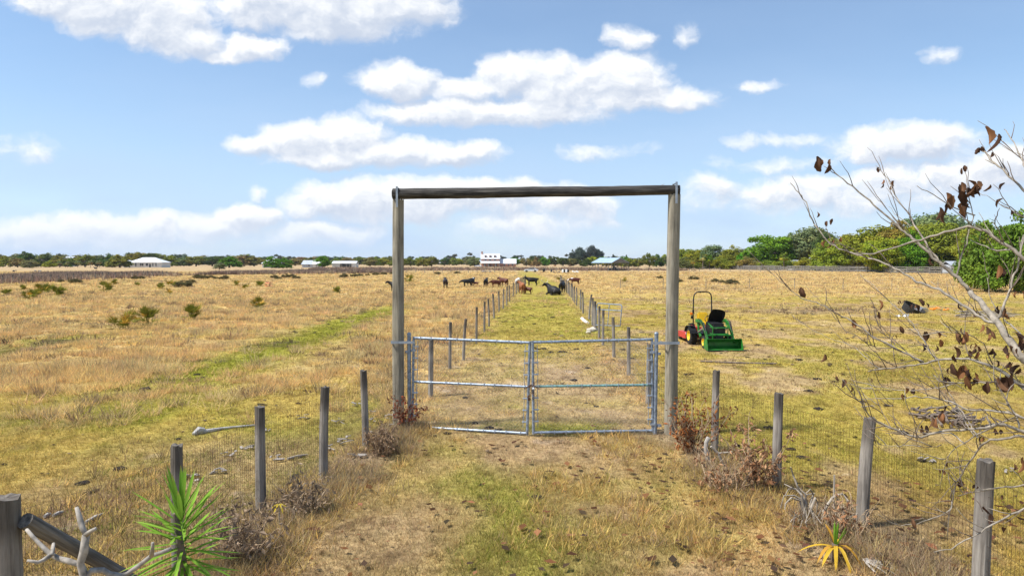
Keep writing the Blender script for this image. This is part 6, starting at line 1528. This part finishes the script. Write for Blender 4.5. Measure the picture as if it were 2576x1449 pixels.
small_house('white_shed', 'small white shed beside the bright green tree by the carport', 780, 797, 410, 2.4, 2.3, 'whitewall', 'whitemetal', 1, 'shed', 6, False)
small_house('pale_house', 'pale flat roofed house showing among the left trees', 143, 163, 520, 6.0, 1.6, 'whitewall', 'greyroof', 1, 'house', 8, False)
# white carport
a, b_ = P(829, 0, 388), P(890, 0, 388); w_ = b_.x - a.x; h2 = empty('white_carport', ((a.x + b_.x) / 2, 391, 0), 0, 'long white metal carport with an open bay and dark things inside', 'carport')
gable(-w_ / 2, w_ / 2, -3.5, 3.5, 2.7, 1.2, over=.2).build('roof', M['whitemetal'], h2); house_box(h2, 'wall', 'whitewall', (-w_ / 2 + 2.2, 0, 1.3), (4.4, 6.6, 2.6)); house_box(h2, 'wall', 'whitewall', (w_ / 2 - 1.3, 0, 1.3), (2.6, 6.6, 2.6)); house_box(h2, 'back_wall', 'greyroof', (0, 3.2, 1.3), (w_ - 7.4, .1, 2.6))
for x in (-1.2, 1.4, 3.2): MB().tube([(x, -3.3, 0), (x, -3.3, 2.7)], .08, 8).build('post', M['whitewall'], h2)
MB().box((0, 1, .7), (4.5, 3, 1.4), bev=.3).build('covered_load', M['truck'], h2)
# brick house with three dormers
D3 = 470; a, b_, c = P(1209, 0, D3), P(1256, 0, D3), P(1298, 0, D3); h3 = empty('brick_house', (a.x, D3, 0), 0, 'pink brick house with white metal roofs and three small dormers', 'house')
W1, W2 = b_.x - a.x, c.x - b_.x
house_box(h3, 'wall', 'brick', (W1 / 2, 5, 2.9), (W1, 9, 5.8)); gable(0, W1, .5, 9.5, 5.8, 3.4, over=.3).build('roof', M['whitemetal'], h3)
mb = MB().prism([(-2.4, 2.6), (.5, 4.0), (.5, 3.85), (-2.4, 2.45)], -.2, W1 + .2); pr = mb.build('porch_roof', M['whitemetal'], h3)
for k in range(6): MB().tube([(.2 + k * (W1 - .4) / 5, -2.2, 0), (.2 + k * (W1 - .4) / 5, -2.2, 2.5)], .09, 8).build('porch_post', M['whitewall'], pr)
for k in range(3):
    x = W1 * (.24 + .255 * k); dm_ = MB().box((x, 2.7, 7.0), (1.5, 2.4, 1.5)).build('dormer', M['brick'], h3); MB().prism([(1.2, 0), (1.2, 0)], 0, 0) if False else None
    g = MB(); g.add([(x - 1, 1.2, 7.7), (x, 1.2, 8.5), (x + 1, 1.2, 7.7), (x - 1, 4.5, 7.7), (x, 4.5, 8.5), (x + 1, 4.5, 7.7)], [(0, 1, 4, 3), (1, 2, 5, 4), (0, 2, 1), (3, 4, 5), (0, 3, 5, 2)]); g.build('dormer_roof', M['whitemetal'], dm_)
    MB().box((x, 1.46, 7.0), (.95, .06, 1.05)).build('pane', M['glass'], dm_); window(h3, x, .5, 4.8, 1.4, 1.1); 
for x in (W1 * .2, W1 * .42, W1 * .8): window(h3, x, .5, 1.5, 1.5, 1.5)
MB().box((W1 * .55, .47, 1.05), (1.5, .06, 2.1)).build('door', M['darkdoor'], h3)
ck = MB().box((.5, 5, 8.3), (1.0, 1.4, 4.4)).box((.5, 5, 10.5), (1.2, 1.6, .25)).build('chimney', M['brick'], h3)
house_box(h3, 'wing_wall', 'brick', (W1 + W2 / 2 + .02, 5.5, 1.3), (W2, 8, 2.6)); gable(W1 + .2, W1 + W2, 1.5, 9.5, 2.6, 3.0, over=.35).build('wing_roof', M['whitemetal'], h3)
for x in (.3, .55, .8): window(h3, W1 + W2 * x, 1.5, 1.4, 1.0, 1.3)
# open pole barn
D4 = 262; a, b_ = P(1511, 0, D4), P(1577, 0, D4); h4 = empty('pole_barn', ((a.x + b_.x) / 2, D4 + 6, 0), math.radians(34), 'open pole barn with a blue grey metal roof over a parked pickup', 'barn')
mb = MB(); wx, ly, ze, zr = 4.6, 6.0, 3.1, 5.0
def slope(s): return MB().add([(0, -ly, zr), (s * wx, -ly, ze), (s * wx, ly, ze), (0, ly, zr), (0, -ly, zr - .12), (s * wx, -ly, ze - .12), (s * wx, ly, ze - .12), (0, ly, zr - .12)], [(0, 1, 2, 3), (4, 7, 6, 5), (0, 4, 5, 1), (1, 5, 6, 2), (2, 6, 7, 3), (3, 7, 4, 0)])
slope(-1).build('roof', M['blueroof'], h4); slope(1).build('roof', M['blueroof'], h4)
MB().add([(-wx + .3, -ly + .05, ze - .1), (wx - .3, -ly + .05, ze - .1), (0, -ly + .05, zr - .14), (-wx + .3, -ly + .13, ze - .1), (wx - .3, -ly + .13, ze - .1), (0, -ly + .13, zr - .14)], [(0, 1, 2), (5, 4, 3), (0, 3, 4, 1), (1, 4, 5, 2), (2, 5, 3, 0)]).build('gable_panel', M['board'], h4)
for s in (-1, 1):
    for k in range(7): MB().box((s * (wx - .35), -ly + .3 + k * (2 * ly - .6) / 6, 1.5), (.16, .16, 3.0)).build('post', M['board'], h4)
for x in (-2.9, -1.8, 1.6, 2.6, 3.4): MB().box((x, -ly + .3, 1.6), (.12, .12, 3.2)).build('post', M['board'], h4)
def car(name, label, x, y, rz, paint, truck=False, cat='car'):
    p = G(x, y) if not isinstance(x, Vector) else x
    o = empty(name, p, rz, label, cat)
    low = [(-2.3, .45), (-2.35, .75), (-2.2, .95), (2.0, .95), (2.3, .80), (2.35, .5), (2.2, .35), (-2.2, .35)]
    def side(poly, w_): return [(x_, z_) for x_, z_ in poly]
    def ext(poly, y0, y1): m = MB(); n = len(poly); m.add([(a, y0, b) for a, b in poly] + [(a, y1, b) for a, b in poly], [(k, (k + 1) % n, n + (k + 1) % n, n + k) for k in range(n)] + [tuple(range(n)), tuple(reversed(range(n, 2 * n)))]); return m
    ext(low, -.85, .85).build('body', M[paint], o)
    cab = [(-.3, .95), (-.15, 1.55), (.75, 1.55), (1.3, .97)] if truck else [(-1.7, .95), (-1.1, 1.42), (.45, 1.45), (1.2, .97)]
    cb = ext(cab, -.76, .76).build('cabin', M[paint], o)
    gl = [(a * .9 + (.05 if truck else -.03), .97 + (b - .95) * .86) for a, b in cab]; ext(gl, -.775, .775).build('window', M['glass'], cb)
    for sx in (-1.4, 1.45):
        for sy in (-1, 1):
            m = MB(); m.lathe([(.2, -.1), (.34, -.1), (.34, .1), (.2, .1)], 16, 'x'); w2 = m.build('wheel', M['rubber'], o); w2.location = (sx, sy * .78, .34); w2.rotation_euler = (0, 0, PI / 2); MB().lathe([(.05, -.105), (.19, -.08), (.19, .08), (.05, .105)], 12, 'x').build('rim', M['steel'], w2)
    return o
tkp = h4.matrix_basis @ Vector((-.6, -2.0, 0)) if False else Vector((h4.location.x + .8, D4 + 2.5, 0)); car('pickup_truck', 'dark blue pickup truck parked under the open pole barn', tkp, 0, math.radians(-12), 'truck', True, 'pickup')
car('old_car', 'faded white car parked in the far pasture left of the black barrels', 1336, 684.5, math.radians(172), 'whitecar')
jk = empty('water_trough', G(2290, 787), .2, 'dark round stock tub tipped among junk in the right pasture', 'tub')
MB().lathe([(.55, 0), (.66, .5), (.70, .5), (.60, .02), (.02, .04)], 20).build('tub', M['rubber'], jk).rotation_euler = (.5, .3, 0)
MB().box((1.0, .2, .18), (.9, .6, .32), (.2, .1, .4), bev=.08).build('crumpled_sheet', M['steel'], jk)
car('pale_car', 'pale car parked at the left corner of the brick house', Vector((P(1202, 0, 462).x, 462, 0)), 0, math.radians(160), 'whitecar')
def barrel(label, x, y, s=1.0, mat='black', nm='barrel', cat='barrel'):
    p = G(x, y); o = empty(nm, p, 0, label, cat, 'barrels and tanks in the far pasture'); MB().lathe([(.30 * s, 0), (.33 * s, .08 * s), (.31 * s, .3 * s), (.33 * s, .45 * s), (.31 * s, .6 * s), (.33 * s, .85 * s), (.29 * s, .92 * s)], 16).build('drum', M[mat], o); MB().lathe([(.27 * s, .921 * s), (.27 * s, .95 * s), (.1 * s, .96 * s)], 14).build('lid', M[mat], o); return o
barrel('black barrel standing alone in the far pasture', 1347 + 21, 684.8, 1.2); barrel('blue grey barrel right of the lone black barrel', 1387, 684.8, .9, 'truck'); barrel('white end of the striped tank row in the far pasture', 1416, 685.5, 1.0, 'pvc'); barrel('dark drum between the two white drums in the far pasture', 1420.5, 685.5, 1.0); barrel('white drum right of the dark drum in the far pasture', 1425, 685.6, 1.0, 'pvc'); barrel('last dark drum of the row in the far pasture', 1429.5, 685.6, .95)
for i, (x0, x1, y, m_, lb) in enumerate(((1437, 1456, 685.5, 'pvc', 'long white bundle lying right of the drums'), (1390, 1410, 685.8, 'barkdark', 'dark log pile left of the white drums'), (1205, 1235, 685, 'palewood', 'pale fallen fence rails left of the lane end'), (85, 106, 683, 'palewood', 'grey junk heap far left beyond the weeds'), (34, 40, 683, 'truck', 'dark junk box at the far left beyond the weeds'), (2420, 2550, 799, 'greytwig', 'pile of grey branches in the right pasture'), (2330, 2450, 1060, 'barkdark', 'heap of grey dead brush beyond the right fence'), (2260, 2285, 798, 'steel', 'grey junk sheet near the wrecked car'), (2352, 2376, 781, 'amber', 'orange junk piece beside the wrecked car'))):
    p, q = G(x0, y), G(x1, y); rr = random.Random(i); L_ = (q - p).length; mb = MB(); hh = .12 if 'sheet' in lb or 'orange' in lb or 'brush' in lb else .35
    for k in range(60 if 'branches' in lb or 'brush' in lb else 9):
        c = Vector((L_ * rr.random(), rr.uniform(-.6, .6), hh * rr.random())); v = Vector((rr.uniform(.25, .5) * L_ * .6, rr.uniform(-.4, .4), rr.uniform(-.06, .12))); mb.tube([c - v * .5, c, c + v * .5], [.03, (.022 if 'br' in lb else .06) if y > 700 else .22, .015], 6, jit=.2)
    o = mb.build('junk_heap' if 'brush' not in lb and 'branches' not in lb else 'brush_heap', M[m_]); o.location = p; o.location.z = .05; tag(o, lb, 'heap')
# sheds among the right trees
def shed(label, x, d, w_, h, wall, roof, hd=2.0):
    p = P(x, 0, d); p.z = 0; o = empty('tin_shed', p, .1, label, 'shed', 'sheds among the right trees'); house_box(o, 'wall', wall, (0, 0, h / 2), (w_, 4, h)); gable(-w_ / 2, w_ / 2, -2, 2, h, hd * .5, over=.3).build('roof', M[roof], o); MB().box((w_ * .2, -2.03, h * .4), (w_ * .25, .06, h * .75)).build('door', M['darkdoor'], o)
shed('white shed wall behind the cabbage palm on the right', 2007, 290, 3.6, 3.2, 'whitewall', 'greyroof'); shed('white leaning roof beside the lime bush on the right', 2060, 280, 2.6, 4.6, 'whitemetal', 'whitemetal'); shed('pale low shed behind the board fence', 2140, 250, 4.0, 2.2, 'greyroof', 'whitemetal'); shed('blue grey low shed behind the board fence', 2205, 240, 4.0, 2.0, 'blueroof', 'blueroof'); shed('dark red shed under the right trees', 2330, 214, 4.6, 2.6, 'darkdoor', 'greyroof'); shed('grey shed with a long pale roof at the end of the board fence', 2425, 198, 7.0, 2.6, 'greyroof', 'greyroof')
# ---------------------------------------------------------------- air
hz = MB().box((0, 2400, 22), (9000, 6000, 58)).build('haze', None); tag(hz, kind='stuff')
hm = bpy.data.materials.new('thin air'); hm.use_nodes = True; nt = hm.node_tree; nt.nodes.clear()
ho = N(nt, 'ShaderNodeOutputMaterial'); pv = N(nt, 'ShaderNodeVolumePrincipled'); pv.inputs['Color'].default_value = (.84, .90, 1, 1); pv.inputs['Density'].default_value = .00006; pv.inputs['Anisotropy'].default_value = .2
nt.links.new(pv.outputs[0], ho.inputs['Volume']); hz.data.materials.append(hm)
